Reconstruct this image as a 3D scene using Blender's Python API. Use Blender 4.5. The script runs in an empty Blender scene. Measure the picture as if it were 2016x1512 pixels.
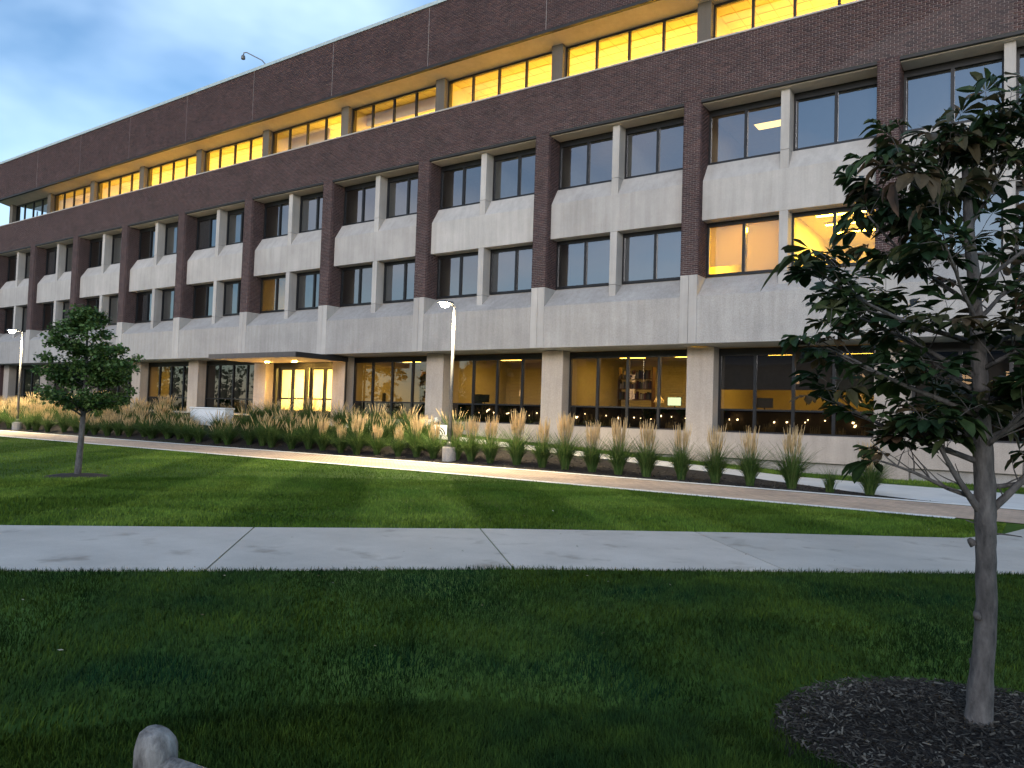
import bpy, bmesh, math, random
import numpy as np
from mathutils import Vector, Matrix

rng = np.random.default_rng(7)
random.seed(7)
scene = bpy.context.scene
COL = scene.collection
R = math.radians

# ------------------------------------------------------------------ camera
F_PX, W_PX = 1514.0, 2016.0
yaw, pitch, roll = R(34.946), R(2.392), R(1.825)
CAM = Vector((10.329, -24.598, 1.55))
fwd = Vector((-math.sin(yaw) * math.cos(pitch), math.cos(yaw) * math.cos(pitch), math.sin(pitch)))
rt = Vector((math.cos(yaw), math.sin(yaw), 0))
up = rt.cross(fwd)
rt, up = rt * math.cos(roll) + up * math.sin(roll), up * math.cos(roll) - rt * math.sin(roll)
cd = bpy.data.cameras.new("camera")
cd.sensor_fit = 'HORIZONTAL'
cd.sensor_width = 36.0
cd.lens = 36.0 * F_PX / W_PX
cd.clip_start, cd.clip_end = 0.05, 3000
cam = bpy.data.objects.new("camera", cd)
COL.objects.link(cam)
cam.matrix_world = Matrix(((rt.x, up.x, -fwd.x, CAM.x), (rt.y, up.y, -fwd.y, CAM.y), (rt.z, up.z, -fwd.z, CAM.z), (0, 0, 0, 1)))
scene.camera = cam

# ------------------------------------------------------------------ sky, sun, exposure
SUN_AZ = Vector((0.30, -0.954))          # where the sun has just gone down, seen on the map
SUN_EL = R(12.0)
world = bpy.data.worlds.new("World")
scene.world = world
world.use_nodes = True
wn, wl = world.node_tree.nodes, world.node_tree.links
wn.clear()
w_out = wn.new('ShaderNodeOutputWorld')
w_bg = wn.new('ShaderNodeBackground')
w_bg.inputs['Strength'].default_value = 0.15
sky = wn.new('ShaderNodeTexSky')
sky.sky_type = 'NISHITA'
sky.sun_disc = False
sky.sun_elevation = SUN_EL
sky.sun_rotation = math.atan2(SUN_AZ.x, SUN_AZ.y)
sky.air_density, sky.dust_density, sky.ozone_density = 1.0, 0.3, 3.0
tc = wn.new('ShaderNodeTexCoord')
mp = wn.new('ShaderNodeMapping')
mp.inputs['Scale'].default_value = (1.0, 1.0, 2.0)
cn = wn.new('ShaderNodeTexNoise')
cn.inputs['Scale'].default_value = 3.0
cn.inputs['Detail'].default_value = 4.5
cn.inputs['Roughness'].default_value = 0.52
cn.inputs['Distortion'].default_value = 0.1
cr = wn.new('ShaderNodeValToRGB')
cr.color_ramp.elements[0].position, cr.color_ramp.elements[1].position = 0.38, 0.80
cr.color_ramp.elements[1].color = (0.40, 0.40, 0.40, 1)
wl.new(tc.outputs['Generated'], mp.inputs['Vector'])
wl.new(mp.outputs['Vector'], cn.inputs['Vector'])
wl.new(cn.outputs['Fac'], cr.inputs['Fac'])
# cloud colour: pale blue grey away from the sunset, peach towards it
dotn = wn.new('ShaderNodeVectorMath'); dotn.operation = 'DOT_PRODUCT'
dotn.inputs[1].default_value = (-0.45, -0.89, -0.4)
wl.new(tc.outputs['Generated'], dotn.inputs[0])
pr_ = wn.new('ShaderNodeValToRGB')
pr_.color_ramp.elements[0].position, pr_.color_ramp.elements[1].position = 0.30, 0.85
pr_.color_ramp.elements[0].color = (6.8, 8.4, 10.0, 1)
pr_.color_ramp.elements[1].color = (9.5, 6.8, 5.2, 1)
wl.new(dotn.outputs['Value'], pr_.inputs['Fac'])
mixw = wn.new('ShaderNodeMix'); mixw.data_type = 'RGBA'
wl.new(cr.outputs['Color'], mixw.inputs[0])
wl.new(sky.outputs['Color'], mixw.inputs[6])
wl.new(pr_.outputs['Color'], mixw.inputs[7])
wl.new(mixw.outputs[2], w_bg.inputs['Color'])
wl.new(w_bg.outputs[0], w_out.inputs[0])

sd = bpy.data.lights.new("sun", 'SUN')
sd.energy = 1.1
sd.angle = R(20)
sd.color = (1.0, 0.93, 0.90)
sun = bpy.data.objects.new("sun", sd)
COL.objects.link(sun)
sv = Vector((SUN_AZ.x, SUN_AZ.y, math.tan(SUN_EL))).normalized()
sun.rotation_euler = (-sv).to_track_quat('-Z', 'Y').to_euler()

scene.view_settings.view_transform = 'Standard'
scene.view_settings.look = 'None'
scene.view_settings.gamma = 1.0
scene.view_settings.use_curve_mapping = False
scene.view_settings.exposure = 0.8
scene.render.engine = 'CYCLES'
cy = scene.cycles
cy.use_denoising = True
cy.max_bounces = 8
cy.diffuse_bounces = 4
cy.glossy_bounces = 4
cy.transmission_bounces = 6
cy.transparent_max_bounces = 12
cy.sample_clamp_indirect = 6.0
cy.caustics_reflective = cy.caustics_refractive = False

# ------------------------------------------------------------------ material helpers
def new_mat(name):
    m = bpy.data.materials.new(name)
    m.use_nodes = True
    nt = m.node_tree
    return m, nt, nt.nodes['Principled BSDF']

def ramp(nt, src, c0, c1, p0=0.3, p1=0.7):
    r = nt.nodes.new('ShaderNodeValToRGB')
    e = r.color_ramp.elements
    e[0].position, e[1].position = p0, p1
    e[0].color, e[1].color = (*c0, 1), (*c1, 1)
    nt.links.new(src, r.inputs['Fac'])
    return r.outputs['Color']

def noise(nt, scale, detail=4, rough=0.55, vec=None, stretch=None):
    n = nt.nodes.new('ShaderNodeTexNoise')
    n.inputs['Scale'].default_value = scale
    n.inputs['Detail'].default_value = detail
    n.inputs['Roughness'].default_value = rough
    g = nt.nodes.new('ShaderNodeNewGeometry')
    v = g.outputs['Position'] if vec is None else vec
    if stretch:
        mpn = nt.nodes.new('ShaderNodeMapping')
        mpn.inputs['Scale'].default_value = stretch
        nt.links.new(v, mpn.inputs['Vector'])
        v = mpn.outputs['Vector']
    nt.links.new(v, n.inputs['Vector'])
    return n.outputs['Fac']

def mixc(nt, fac, a, b, mode='MIX'):
    m = nt.nodes.new('ShaderNodeMix')
    m.data_type = 'RGBA'
    m.blend_type = mode
    for s, v in ((m.inputs[0], fac), (m.inputs[6], a), (m.inputs[7], b)):
        if hasattr(v, 'is_linked'):
            nt.links.new(v, s)
        elif isinstance(v, (int, float)):
            s.default_value = v
        else:
            s.default_value = (*v, 1)
    return m.outputs[2]

def bump(nt, bsdf, h, strength=0.3, dist=0.02):
    b = nt.nodes.new('ShaderNodeBump')
    b.inputs['Strength'].default_value = strength
    b.inputs['Distance'].default_value = dist
    nt.links.new(h, b.inputs['Height'])
    nt.links.new(b.outputs['Normal'], bsdf.inputs['Normal'])

def flat(name, col, rough=0.6, metal=0.0, var=0.12, scale=6.0, spec=0.5):
    m, nt, b = new_mat(name)
    n = noise(nt, scale, 5)
    c0 = tuple(max(0, c * (1 - var)) for c in col)
    c1 = tuple(min(1, c * (1 + var)) for c in col)
    nt.links.new(ramp(nt, n, c0, c1), b.inputs['Base Color'])
    b.inputs['Roughness'].default_value = rough
    b.inputs['Metallic'].default_value = metal
    b.inputs['Specular IOR Level'].default_value = spec
    return m

def concrete(name, col, grain=0.10, streak=0.13, bumpd=0.004, gscale=55):
    m, nt, b = new_mat(name)
    big = noise(nt, 0.7, 6, 0.6)
    st = noise(nt, 1.0, 5, 0.6, stretch=(5.0, 5.0, 0.35))
    fine = noise(nt, gscale, 3, 0.7)
    c = mixc(nt, 1.0, tuple(col), ramp(nt, big, (0.86,) * 3, (1.08,) * 3), 'MULTIPLY')
    c = mixc(nt, 1.0, c, ramp(nt, st, (1 - streak, 1 - streak, 1 - streak * 1.1), (1.06,) * 3, 0.25, 0.62), 'MULTIPLY')
    c = mixc(nt, 1.0, c, ramp(nt, fine, (1 - grain,) * 3, (1 + grain,) * 3), 'MULTIPLY')
    oi = nt.nodes.new('ShaderNodeObjectInfo')
    c = mixc(nt, 1.0, c, ramp(nt, oi.outputs['Random'], (0.91, 0.905, 0.90), (1.06, 1.06, 1.05), 0, 1), 'MULTIPLY')
    nt.links.new(c, b.inputs['Base Color'])
    b.inputs['Roughness'].default_value = 0.9
    b.inputs['Specular IOR Level'].default_value = 0.25
    bump(nt, b, fine, 0.5, bumpd)
    return m

def emit(name, col, strength):
    m = bpy.data.materials.new(name)
    m.use_nodes = True
    nt = m.node_tree
    nt.nodes.clear()
    o = nt.nodes.new('ShaderNodeOutputMaterial')
    e = nt.nodes.new('ShaderNodeEmission')
    e.inputs[0].default_value = (*col, 1)
    e.inputs[1].default_value = strength
    nt.links.new(e.outputs[0], o.inputs[0])
    return m

def glass_mat(name, tint, refl=0.1, rough=0.0):
    m = bpy.data.materials.new(name)
    m.use_nodes = True
    nt = m.node_tree
    nt.nodes.clear()
    o = nt.nodes.new('ShaderNodeOutputMaterial')
    t = nt.nodes.new('ShaderNodeBsdfTransparent')
    t.inputs[0].default_value = (*tint, 1)
    g = nt.nodes.new('ShaderNodeBsdfGlossy')
    g.inputs['Roughness'].default_value = rough
    g.inputs['Color'].default_value = (0.95, 0.97, 1.0, 1)
    # slightly wavy float glass
    n = noise(nt, 0.9, 2)
    bp = nt.nodes.new('ShaderNodeBump')
    bp.inputs['Strength'].default_value = 0.25
    bp.inputs['Distance'].default_value = 0.010
    nt.links.new(n, bp.inputs['Height'])
    nt.links.new(bp.outputs[0], g.inputs['Normal'])
    fr = nt.nodes.new('ShaderNodeFresnel')
    fr.inputs[0].default_value = 1.5
    ad = nt.nodes.new('ShaderNodeMath')
    ad.operation = 'ADD'
    ad.use_clamp = True
    ad.inputs[1].default_value = refl
    nt.links.new(fr.outputs[0], ad.inputs[0])
    mx = nt.nodes.new('ShaderNodeMixShader')
    nt.links.new(ad.outputs[0], mx.inputs[0])
    nt.links.new(t.outputs[0], mx.inputs[1])
    nt.links.new(g.outputs[0], mx.inputs[2])
    nt.links.new(mx.outputs[0], o.inputs[0])
    return m

def island_mat(name, cols, rough=0.8, noise_scale=3.0, nvar=0.25, spec=0.3, transl=0.0):
    """colour varies from piece to piece and slowly with place"""
    m, nt, b = new_mat(name)
    g = nt.nodes.new('ShaderNodeNewGeometry')
    r = nt.nodes.new('ShaderNodeValToRGB')
    e = r.color_ramp.elements
    while len(e) < len(cols):
        e.new(0.5)
    for i, c in enumerate(cols):
        e[i].position = i / (len(cols) - 1)
        e[i].color = (*c, 1)
    nt.links.new(g.outputs['Random Per Island'], r.inputs['Fac'])
    n = noise(nt, noise_scale, 4)
    c = mixc(nt, 1.0, r.outputs['Color'], ramp(nt, n, (1 - nvar,) * 3, (1 + nvar,) * 3), 'MULTIPLY')
    nt.links.new(c, b.inputs['Base Color'])
    b.inputs['Roughness'].default_value = rough
    b.inputs['Specular IOR Level'].default_value = spec
    if transl:
        tr = nt.nodes.new('ShaderNodeBsdfTranslucent')
        nt.links.new(c, tr.inputs[0])
        mx = nt.nodes.new('ShaderNodeMixShader')
        mx.inputs[0].default_value = transl
        o = nt.nodes['Material Output']
        nt.links.new(b.outputs[0], mx.inputs[1])
        nt.links.new(tr.outputs[0], mx.inputs[2])
        nt.links.new(mx.outputs[0], o.inputs[0])
    return m

M = {}
M['brick'] = island_mat('brick', [(0.048, 0.031, 0.033), (0.067, 0.040, 0.041), (0.085, 0.049, 0.047), (0.058, 0.039, 0.042), (0.100, 0.056, 0.052)], 0.85, 0.8, 0.18)
M['mortar'] = flat('mortar', (0.42, 0.375, 0.365), 0.95, var=0.2, scale=3)
M['caulk'] = flat('caulk', (0.30, 0.27, 0.26), 0.8)
M['concrete'] = concrete('precast_concrete', (0.425, 0.40, 0.38))
M['concrete_rough'] = concrete('exposed_aggregate_concrete', (0.36, 0.34, 0.325), grain=0.22, gscale=38, bumpd=0.008)
M['concrete_buff'] = concrete('buff_concrete', (0.40, 0.345, 0.305), grain=0.2, streak=0.1, gscale=42)
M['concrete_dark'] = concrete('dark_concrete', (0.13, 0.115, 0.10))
M['soffit'] = concrete('plaster_soffit', (0.52, 0.46, 0.40), streak=0.05)
M['walk'] = concrete('walk_concrete', (0.46, 0.455, 0.45), grain=0.07, streak=0.0, bumpd=0.002, gscale=70)
M['walk_new'] = concrete('new_walk_concrete', (0.74, 0.73, 0.70), grain=0.05, streak=0.0, bumpd=0.002)
M['coping'] = flat('coping_metal', (0.42, 0.50, 0.50), 0.45, 0.3)
M['frame'] = flat('bronze_frame', (0.016, 0.016, 0.018), 0.4, 0.4, 0.2)
M['steel_dark'] = flat('dark_steel', (0.02, 0.019, 0.019), 0.6, 0.2)
M['glass'] = glass_mat('window_glass', (0.58, 0.60, 0.62), 0.17)
M['glass_clear'] = glass_mat('clear_glass', (0.86, 0.87, 0.86), 0.03)
M['glass_ground'] = glass_mat('tinted_glass', (0.50, 0.47, 0.42), 0.06)
M['spandrel_glass'] = glass_mat('black_spandrel_glass', (0.02, 0.02, 0.02), 0.05)
M['room_wall'] = flat('room_wall', (0.62, 0.57, 0.46), 0.9, var=0.04)
M['room_dark'] = flat('room_dark', (0.10, 0.10, 0.11), 0.9, var=0.1)
M['ceiling'] = flat('ceiling_tile', (0.75, 0.70, 0.58), 0.9, var=0.03)
M['grid'] = flat('ceiling_grid', (0.50, 0.44, 0.34), 0.7)
M['carpet'] = flat('carpet', (0.16, 0.14, 0.12), 1.0)
M['light_top'] = emit('ceiling_panel_light', (1.0, 0.58, 0.05), 85)
M['light_room'] = emit('office_panel_light', (1.0, 0.58, 0.03), 80)
M['light_dim'] = emit('dim_office_light', (1.0, 0.58, 0.08), 19)
M['light_faint'] = emit('faint_office_light', (1.0, 0.60, 0.16), 2.6)
M['light_lobby'] = emit('lobby_light', (1.0, 0.64, 0.15), 120)
M['downlight'] = emit('downlight_lens', (1.0, 0.56, 0.12), 520)
M['lamp_lens'] = emit('street_lamp_lens', (1.0, 0.84, 0.55), 220)
M['shade'] = flat('shade_or_dark_backing', (0.13, 0.13, 0.13), 0.9, var=0.03)
M['blind'] = flat('blind_slat', (0.45, 0.42, 0.37), 0.6, var=0.05)
M['pole'] = flat('pole_paint', (0.13, 0.13, 0.13), 0.45, 0.2)
M['mulch'] = flat('mulch', (0.012, 0.009, 0.008), 1.0, var=0.6, scale=30)
M['canopy_side'] = flat('canopy_fascia', (0.10, 0.085, 0.08), 0.5, 0.2)
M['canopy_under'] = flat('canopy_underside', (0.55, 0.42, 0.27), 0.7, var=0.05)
M['white_paint'] = flat('white_paint', (0.74, 0.75, 0.76), 0.6, var=0.05)
M['wood'] = flat('shelf_wood', (0.14, 0.075, 0.035), 0.6)
M['paper'] = island_mat('paper', [(0.5, 0.45, 0.38), (0.16, 0.05, 0.04), (0.06, 0.08, 0.12), (0.22, 0.18, 0.12), (0.04, 0.035, 0.03)], 0.8)
M['black'] = flat('black_plastic', (0.015, 0.015, 0.016), 0.5)
M['bark'] = None

# ------------------------------------------------------------------ mesh helpers
def link(o, parent=None, label=None, cat=None, group=None, kind=None):
    COL.objects.link(o)
    if parent is not None:
        o.parent = parent
        if '_w' in parent and '_l' not in o:
            pass
    if label: o['label'] = label
    if cat: o['category'] = cat
    if group: o['group'] = group
    if kind: o['kind'] = kind
    return o

def empty(name, loc=(0, 0, 0), label=None, cat=None, group=None, kind=None, rz=0.0):
    o = bpy.data.objects.new(name, None)
    o.empty_display_size = 0.2
    o.location = loc
    o.rotation_euler.z = rz
    return link(o, None, label, cat, group, kind)

class MB:
    def __init__(s):
        s.v, s.f = [], []
    def add(s, vs, fs):
        n = len(s.v)
        s.v += [tuple(p) for p in vs]
        s.f += [tuple(i + n for i in q) for q in fs]
        return s
    def box(s, x0, x1, y0, y1, z0, z1):
        return s.add([(x0, y0, z0), (x1, y0, z0), (x1, y1, z0), (x0, y1, z0), (x0, y0, z1), (x1, y0, z1), (x1, y1, z1), (x0, y1, z1)],
                     [(0, 3, 2, 1), (4, 5, 6, 7), (0, 1, 5, 4), (1, 2, 6, 5), (2, 3, 7, 6), (3, 0, 4, 7)])
    def prism_x(s, prof, x0, x1):
        """profile of (y, z) points, anticlockwise seen from +x, drawn out along x"""
        n = len(prof)
        vs = [(x0, y, z) for y, z in prof] + [(x1, y, z) for y, z in prof]
        fs = [tuple(range(n - 1, -1, -1)), tuple(range(n, 2 * n))]
        fs += [(i, (i + 1) % n, n + (i + 1) % n, n + i) for i in range(n)]
        return s.add(vs, fs)
    def tube(s, pts, rad, n=8, cap=True):
        pts = [Vector(p) for p in pts]
        if not hasattr(rad, '__len__'):
            rad = [rad] * len(pts)
        base = len(s.v)
        t0 = (pts[1] - pts[0]).normalized()
        a = t0.orthogonal().normalized()
        for i, p in enumerate(pts):
            t = (pts[min(i + 1, len(pts) - 1)] - pts[max(i - 1, 0)]).normalized()
            a = (a - t * a.dot(t)).normalized()
            b = t.cross(a)
            for k in range(n):
                w = 2 * math.pi * k / n
                s.v.append(tuple(p + (a * math.cos(w) + b * math.sin(w)) * rad[i]))
        for i in range(len(pts) - 1):
            for k in range(n):
                q = base + i * n
                s.f.append((q + k, q + (k + 1) % n, q + n + (k + 1) % n, q + n + k))
        if cap:
            s.f.append(tuple(base + k for k in range(n - 1, -1, -1)))
            s.f.append(tuple(base + (len(pts) - 1) * n + k for k in range(n)))
        return s
    def lathe(s, prof, c=(0, 0, 0), n=20):
        base = len(s.v)
        for r, z in prof:
            for k in range(n):
                w = 2 * math.pi * k / n
                s.v.append((c[0] + r * math.cos(w), c[1] + r * math.sin(w), c[2] + z))
        for i in range(len(prof) - 1):
            for k in range(n):
                q = base + i * n
                s.f.append((q + k, q + (k + 1) % n, q + n + (k + 1) % n, q + n + k))
        s.f.append(tuple(base + k for k in range(n - 1, -1, -1)))
        s.f.append(tuple(base + (len(prof) - 1) * n + k for k in range(n)))
        return s
    def mesh(s, name):
        me = bpy.data.meshes.new(name)
        me.from_pydata(s.v, [], s.f)
        me.update()
        return me
    def build(s, name, mat, parent=None, smooth=False, **kw):
        me = s.mesh(name)
        if mat is not None:
            me.materials.append(M[mat] if isinstance(mat, str) else mat)
        if smooth:
            me.polygons.foreach_set('use_smooth', [True] * len(me.polygons))
        o = bpy.data.objects.new(name, me)
        return link(o, parent, **kw)

def bevel(o, w=0.01, seg=1):
    m = o.modifiers.new('bevel', 'BEVEL')
    m.width = w
    m.segments = seg
    m.limit_method = 'ANGLE'
    return o

def np_mesh(name, verts, faces, mat, parent=None, smooth=False, **kw):
    """verts (n,3), faces (m,k) all of one size k"""
    me = bpy.data.meshes.new(name)
    k = faces.shape[1]
    me.vertices.add(len(verts))
    me.vertices.foreach_set('co', np.asarray(verts, np.float32).ravel())
    me.loops.add(faces.size)
    me.loops.foreach_set('vertex_index', faces.astype(np.int32).ravel())
    me.polygons.add(len(faces))
    me.polygons.foreach_set('loop_start', np.arange(0, faces.size, k, dtype=np.int32))
    me.polygons.foreach_set('loop_total', np.full(len(faces), k, np.int32))
    if smooth:
        me.polygons.foreach_set('use_smooth', np.ones(len(faces), bool))
    me.update(calc_edges=True)
    if mat is not None:
        me.materials.append(M[mat] if isinstance(mat, str) else mat)
    o = bpy.data.objects.new(name, me)
    return link(o, parent, **kw)

def dup(root, loc, rz=0.0, label=None, group=None, scale=None):
    r = root.copy()
    COL.objects.link(r)
    r.location = loc
    r.rotation_euler.z = rz
    if scale: r.scale = scale
    if label: r['label'] = label
    if group: r['group'] = group
    for ch in list(root.children):
        c = ch.copy(); COL.objects.link(c); c.parent = r
        for g in ch.children:
            d = g.copy(); COL.objects.link(d); d.parent = c
    return r

# ------------------------------------------------------------------ levels of the site and of the front
B = 6.096                                  # one bay
J0, J1 = -9, 3                             # first and last pillar
Z_SOFFIT, Z_BAND, Z_PIL, Z_HEAD, Z_SILL4, Z_PARA, Z_TOP = 4.19, 5.78, 6.52, 12.52, 14.47, 16.62, 19.38
X_L, X_R = J0 * B - 0.35, J1 * B + 0.61 + 0.3
Y_BACK = 16.0

def smooth01(t):
    t = max(0.0, min(1.0, t))
    return t * t * (3 - 2 * t)
def zw(x):
    return max(0.0, min(1.2, 1.2 - 0.05 * (x + 20.0)))
def far_edge(x):
    return -6.0 - 0.048 * max(0.0, -(x + 3.0))
def near_edge(x):
    return far_edge(x) - 3.25
def hgt(x, y):
    f = far_edge(x) + 0.15
    return zw(x) * smooth01((y - f) / (-2.9 - f))

# the near walk, edges in metres on the ground
LOW = [(-30.0, -51.5), (2.55, -21.46), (3.82, -20.24), (5.85, -18.15), (7.86, -16.38), (10.11, -14.41), (16.0, -9.6), (26.0, -2.4)]
UPP = [(-30.0, -48.2), (-0.23, -20.37), (1.93, -18.28), (4.28, -15.93), (7.01, -13.56), (9.35, -11.75)]
def interp(poly, x):
    for (a, b), (c, d) in zip(poly, poly[1:]):
        if a <= x <= c:
            return b + (d - b) * (x - a) / (c - a)
    return poly[0][1] if x < poly[0][0] else poly[-1][1]

def strip(name, xs, ylo, yhi, n, dz, mat, **kw):
    """sheet that follows the ground between two lines y = ylo(x), yhi(x)"""
    vs, fs = [], []
    for x in xs:
        for k in range(n + 1):
            y = ylo(x) + (yhi(x) - ylo(x)) * k / n
            vs.append((x, y, hgt(x, y) + dz))
    for i in range(len(xs) - 1):
        for k in range(n):
            q = i * (n + 1) + k
            fs.append((q, q + n + 1, q + n + 2, q + 1))
    return np_mesh(name, np.array(vs), np.array(fs), mat, smooth=True, **kw)

def arange(a, b, s):
    n = max(1, int(round((b - a) / s)))
    return [a + (b - a) * i / n for i in range(n + 1)]

# ------------------------------------------------------------------ ground
def lawn_material(name, base_a, base_b, stripes=True, rand=True):
    m, nt, b = new_mat(name)
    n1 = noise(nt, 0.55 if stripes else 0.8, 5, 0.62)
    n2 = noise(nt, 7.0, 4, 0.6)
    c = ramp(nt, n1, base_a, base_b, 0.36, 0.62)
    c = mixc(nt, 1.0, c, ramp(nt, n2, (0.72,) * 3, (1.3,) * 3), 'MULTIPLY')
    if stripes:  # mowing stripes: sheen of the bent blades put into the colour
        g = nt.nodes.new('ShaderNodeNewGeometry')
        mpn = nt.nodes.new('ShaderNodeMapping')
        mpn.inputs['Rotation'].default_value = (0, 0, R(-43.5))
        nt.links.new(g.outputs['Position'], mpn.inputs['Vector'])
        w = nt.nodes.new('ShaderNodeTexWave')
        w.inputs['Scale'].default_value = 0.087
        w.inputs['Distortion'].default_value = 0.5
        w.inputs['Detail'].default_value = 1.0
        nt.links.new(mpn.outputs['Vector'], w.inputs['Vector'])
        c = mixc(nt, 1.0, c, ramp(nt, w.outputs['Fac'], (0.74, 0.79, 0.74), (1.24, 1.18, 1.2), 0.42, 0.58), 'MULTIPLY')
    if rand:
        g2 = nt.nodes.new('ShaderNodeNewGeometry')
        c = mixc(nt, 1.0, c, ramp(nt, g2.outputs['Random Per Island'], (0.6, 0.62, 0.7), (1.45, 1.35, 1.0), 0.0, 1.0), 'MULTIPLY')
    nt.links.new(c, b.inputs['Base Color'])
    b.inputs['Roughness'].default_value = 0.8
    b.inputs['Specular IOR Level'].default_value = 0.06
    return m
M['lawn_far'] = lawn_material('mown_lawn', (0.045, 0.095, 0.016), (0.068, 0.125, 0.024), True, False)
M['lawn_blade'] = lawn_material('lawn_blades', (0.070, 0.138, 0.022), (0.116, 0.182, 0.031), True, True)
M['near_blade'] = lawn_material('near_lawn_blades', (0.009, 0.034, 0.013), (0.046, 0.082, 0.014), False, True)  # near lawn's weaker light put into a darker blade colour
M['soil'] = flat('lawn_thatch', (0.020, 0.034, 0.012), 1.0, var=0.5, scale=12)

xs = sorted(set([-900, -500, -250, -120, -90] + arange(-75, 26, 1.0) + [40, 70, 150, 400, 900]))
ys = sorted(set([-900, -400, -150, -80, -55, -40, -30, -24, -20, -16, -13] + arange(-11, -2, 0.4) + [-1, 0.5, 2, 20, 60, 150, 400, 900]))
vs = np.array([(x, y, hgt(x, y)) for x in xs for y in ys])
ny = len(ys)
fs = np.array([(i * ny + k, (i + 1) * ny + k, (i + 1) * ny + k + 1, i * ny + k + 1) for i in range(len(xs) - 1) for k in range(ny - 1)])
np_mesh('ground', vs, fs, 'lawn_far', smooth=True, kind='structure')

# paver path with a kerb strip on each side
def paver_mat():
    m, nt, b = new_mat('clay_pavers')
    g = nt.nodes.new('ShaderNodeNewGeometry')
    mpn = nt.nodes.new('ShaderNodeMapping')
    mpn.inputs['Rotation'].default_value = (0, 0, R(45))
    nt.links.new(g.outputs['Position'], mpn.inputs['Vector'])
    br = nt.nodes.new('ShaderNodeTexBrick')
    br.inputs['Scale'].default_value = 1.0
    br.inputs['Brick Width'].default_value = 0.22
    br.inputs['Row Height'].default_value = 0.11
    br.inputs['Mortar Size'].default_value = 0.005
    br.inputs['Color1'].default_value = (0.56, 0.41, 0.30, 1)
    br.inputs['Color2'].default_value = (0.44, 0.33, 0.25, 1)
    br.inputs['Mortar'].default_value = (0.22, 0.18, 0.14, 1)
    nt.links.new(mpn.outputs['Vector'], br.inputs['Vector'])
    n = noise(nt, 0.9, 5)
    c = mixc(nt, 1.0, br.outputs['Color'], ramp(nt, n, (0.8,) * 3, (1.2,) * 3), 'MULTIPLY')
    nt.links.new(c, b.inputs['Base Color'])
    b.inputs['Roughness'].default_value = 0.85
    bump(nt, b, br.outputs['Fac'], -0.4, 0.004)
    return m
M['pavers'] = paver_mat()
pxs = arange(-80, 24, 1.0)
path = strip('paver_path', pxs, lambda x: near_edge(x) + 0.3, lambda x: far_edge(x) - 0.3, 2, 0.016, 'pavers', kind='structure')
for yl, yh in ((lambda x: near_edge(x), lambda x: near_edge(x) + 0.3), (lambda x: far_edge(x) - 0.3, lambda x: far_edge(x))):
    strip('kerb', [x for x in pxs if x < 9.2 or yl(0) > -8], yl, yh, 1, 0.024, 'walk_new', parent=path)

# mulch bed and the concrete walk that ramps down along the building
strip('planting_bed', arange(-80, 8.6, 0.6), far_edge, lambda x: -2.75, 8, 0.006, 'mulch', kind='structure')
strip('entry_walk', arange(-80, 18.4, 0.8), lambda x: -2.75 - 3.24 * smooth01((x - 2.5) / 6.5), lambda x: -0.75 - 0.9 * smooth01((x - 2) / 8), 2, 0.020, 'walk_new', kind='structure')
strip('entry_plaza', arange(-27.5, -15.5, 0.8), lambda x: -0.76, lambda x: 1.74, 2, 0.012, 'walk', kind='structure')

# near walk: slabs with open joints
def walk_mat():
    m, nt, b = new_mat('old_walk_concrete')
    big = noise(nt, 0.8, 6, 0.62)
    blot = noise(nt, 1.9, 3, 0.5)
    fine = noise(nt, 90, 3, 0.7)
    g = nt.nodes.new('ShaderNodeObjectInfo')
    c = ramp(nt, g.outputs['Random'], (0.46, 0.43, 0.385), (0.53, 0.485, 0.43), 0, 1)
    c = mixc(nt, 1.0, c, ramp(nt, big, (0.84,) * 3, (1.12,) * 3, 0.3, 0.7), 'MULTIPLY')
    c = mixc(nt, 1.0, c, ramp(nt, blot, (1.0,) * 3, (0.62, 0.59, 0.56), 0.60, 0.74), 'MULTIPLY')
    c = mixc(nt, 1.0, c, ramp(nt, fine, (0.9,) * 3, (1.1,) * 3), 'MULTIPLY')
    nt.links.new(c, b.inputs['Base Color'])
    b.inputs['Roughness'].default_value = 0.8
    bump(nt, b, fine, 0.25, 0.002)
    return m
M['walk_old'] = walk_mat()
walk = empty('sidewalk', (4, -17, 0), kind='structure')
up2 = UPP + [(9.75, -10.9), (10.2, -8.93), (24.0, -8.93)]
cuts_u = [-27.0, -22.6, -18.2, -13.8, -9.6, -5.6, -1.9, 1.93, 4.01, 6.27, 9.30, 14.5]
cuts_l = [-25.0, -20.6, -16.2, -11.8, -7.6, -3.6, 0.1, 3.83, 5.89, 8.07, 11.6, 16.2]
def slab(i):
    gap = 0.007
    u0, u1, l0, l1 = cuts_u[i], cuts_u[i + 1], cuts_l[i], cuts_l[i + 1]
    pu = [x for x in [p[0] for p in up2] if u0 + 0.05 < x < u1 - 0.05]
    pl = [x for x in [p[0] for p in LOW] if l0 + 0.05 < x < l1 - 0.05]
    ring = [(x, interp(LOW, x)) for x in [l0 + gap] + pl + [l1 - gap]] + [(x, interp(up2, x)) for x in ([u0 + gap] + pu + [u1 - gap])[::-1]]
    n = len(ring)
    mb = MB()
    mb.add([(x - 4, y + 17, 0.014) for x, y in ring] + [(x - 4, y + 17, -0.1) for x, y in ring],
           [tuple(range(n))] + [(k, n + k, n + (k + 1) % n, (k + 1) % n) for k in range(n)])
    return mb.build('slab', 'walk_old', walk)
for i in range(len(cuts_u) - 1):
    slab(i)

# ------------------------------------------------------------------ office building
bld = empty('office_building', (0, 0, 0), 'long four storey brick and concrete office building with glowing top floor', 'building')
CAMP = np.array(CAM)

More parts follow.
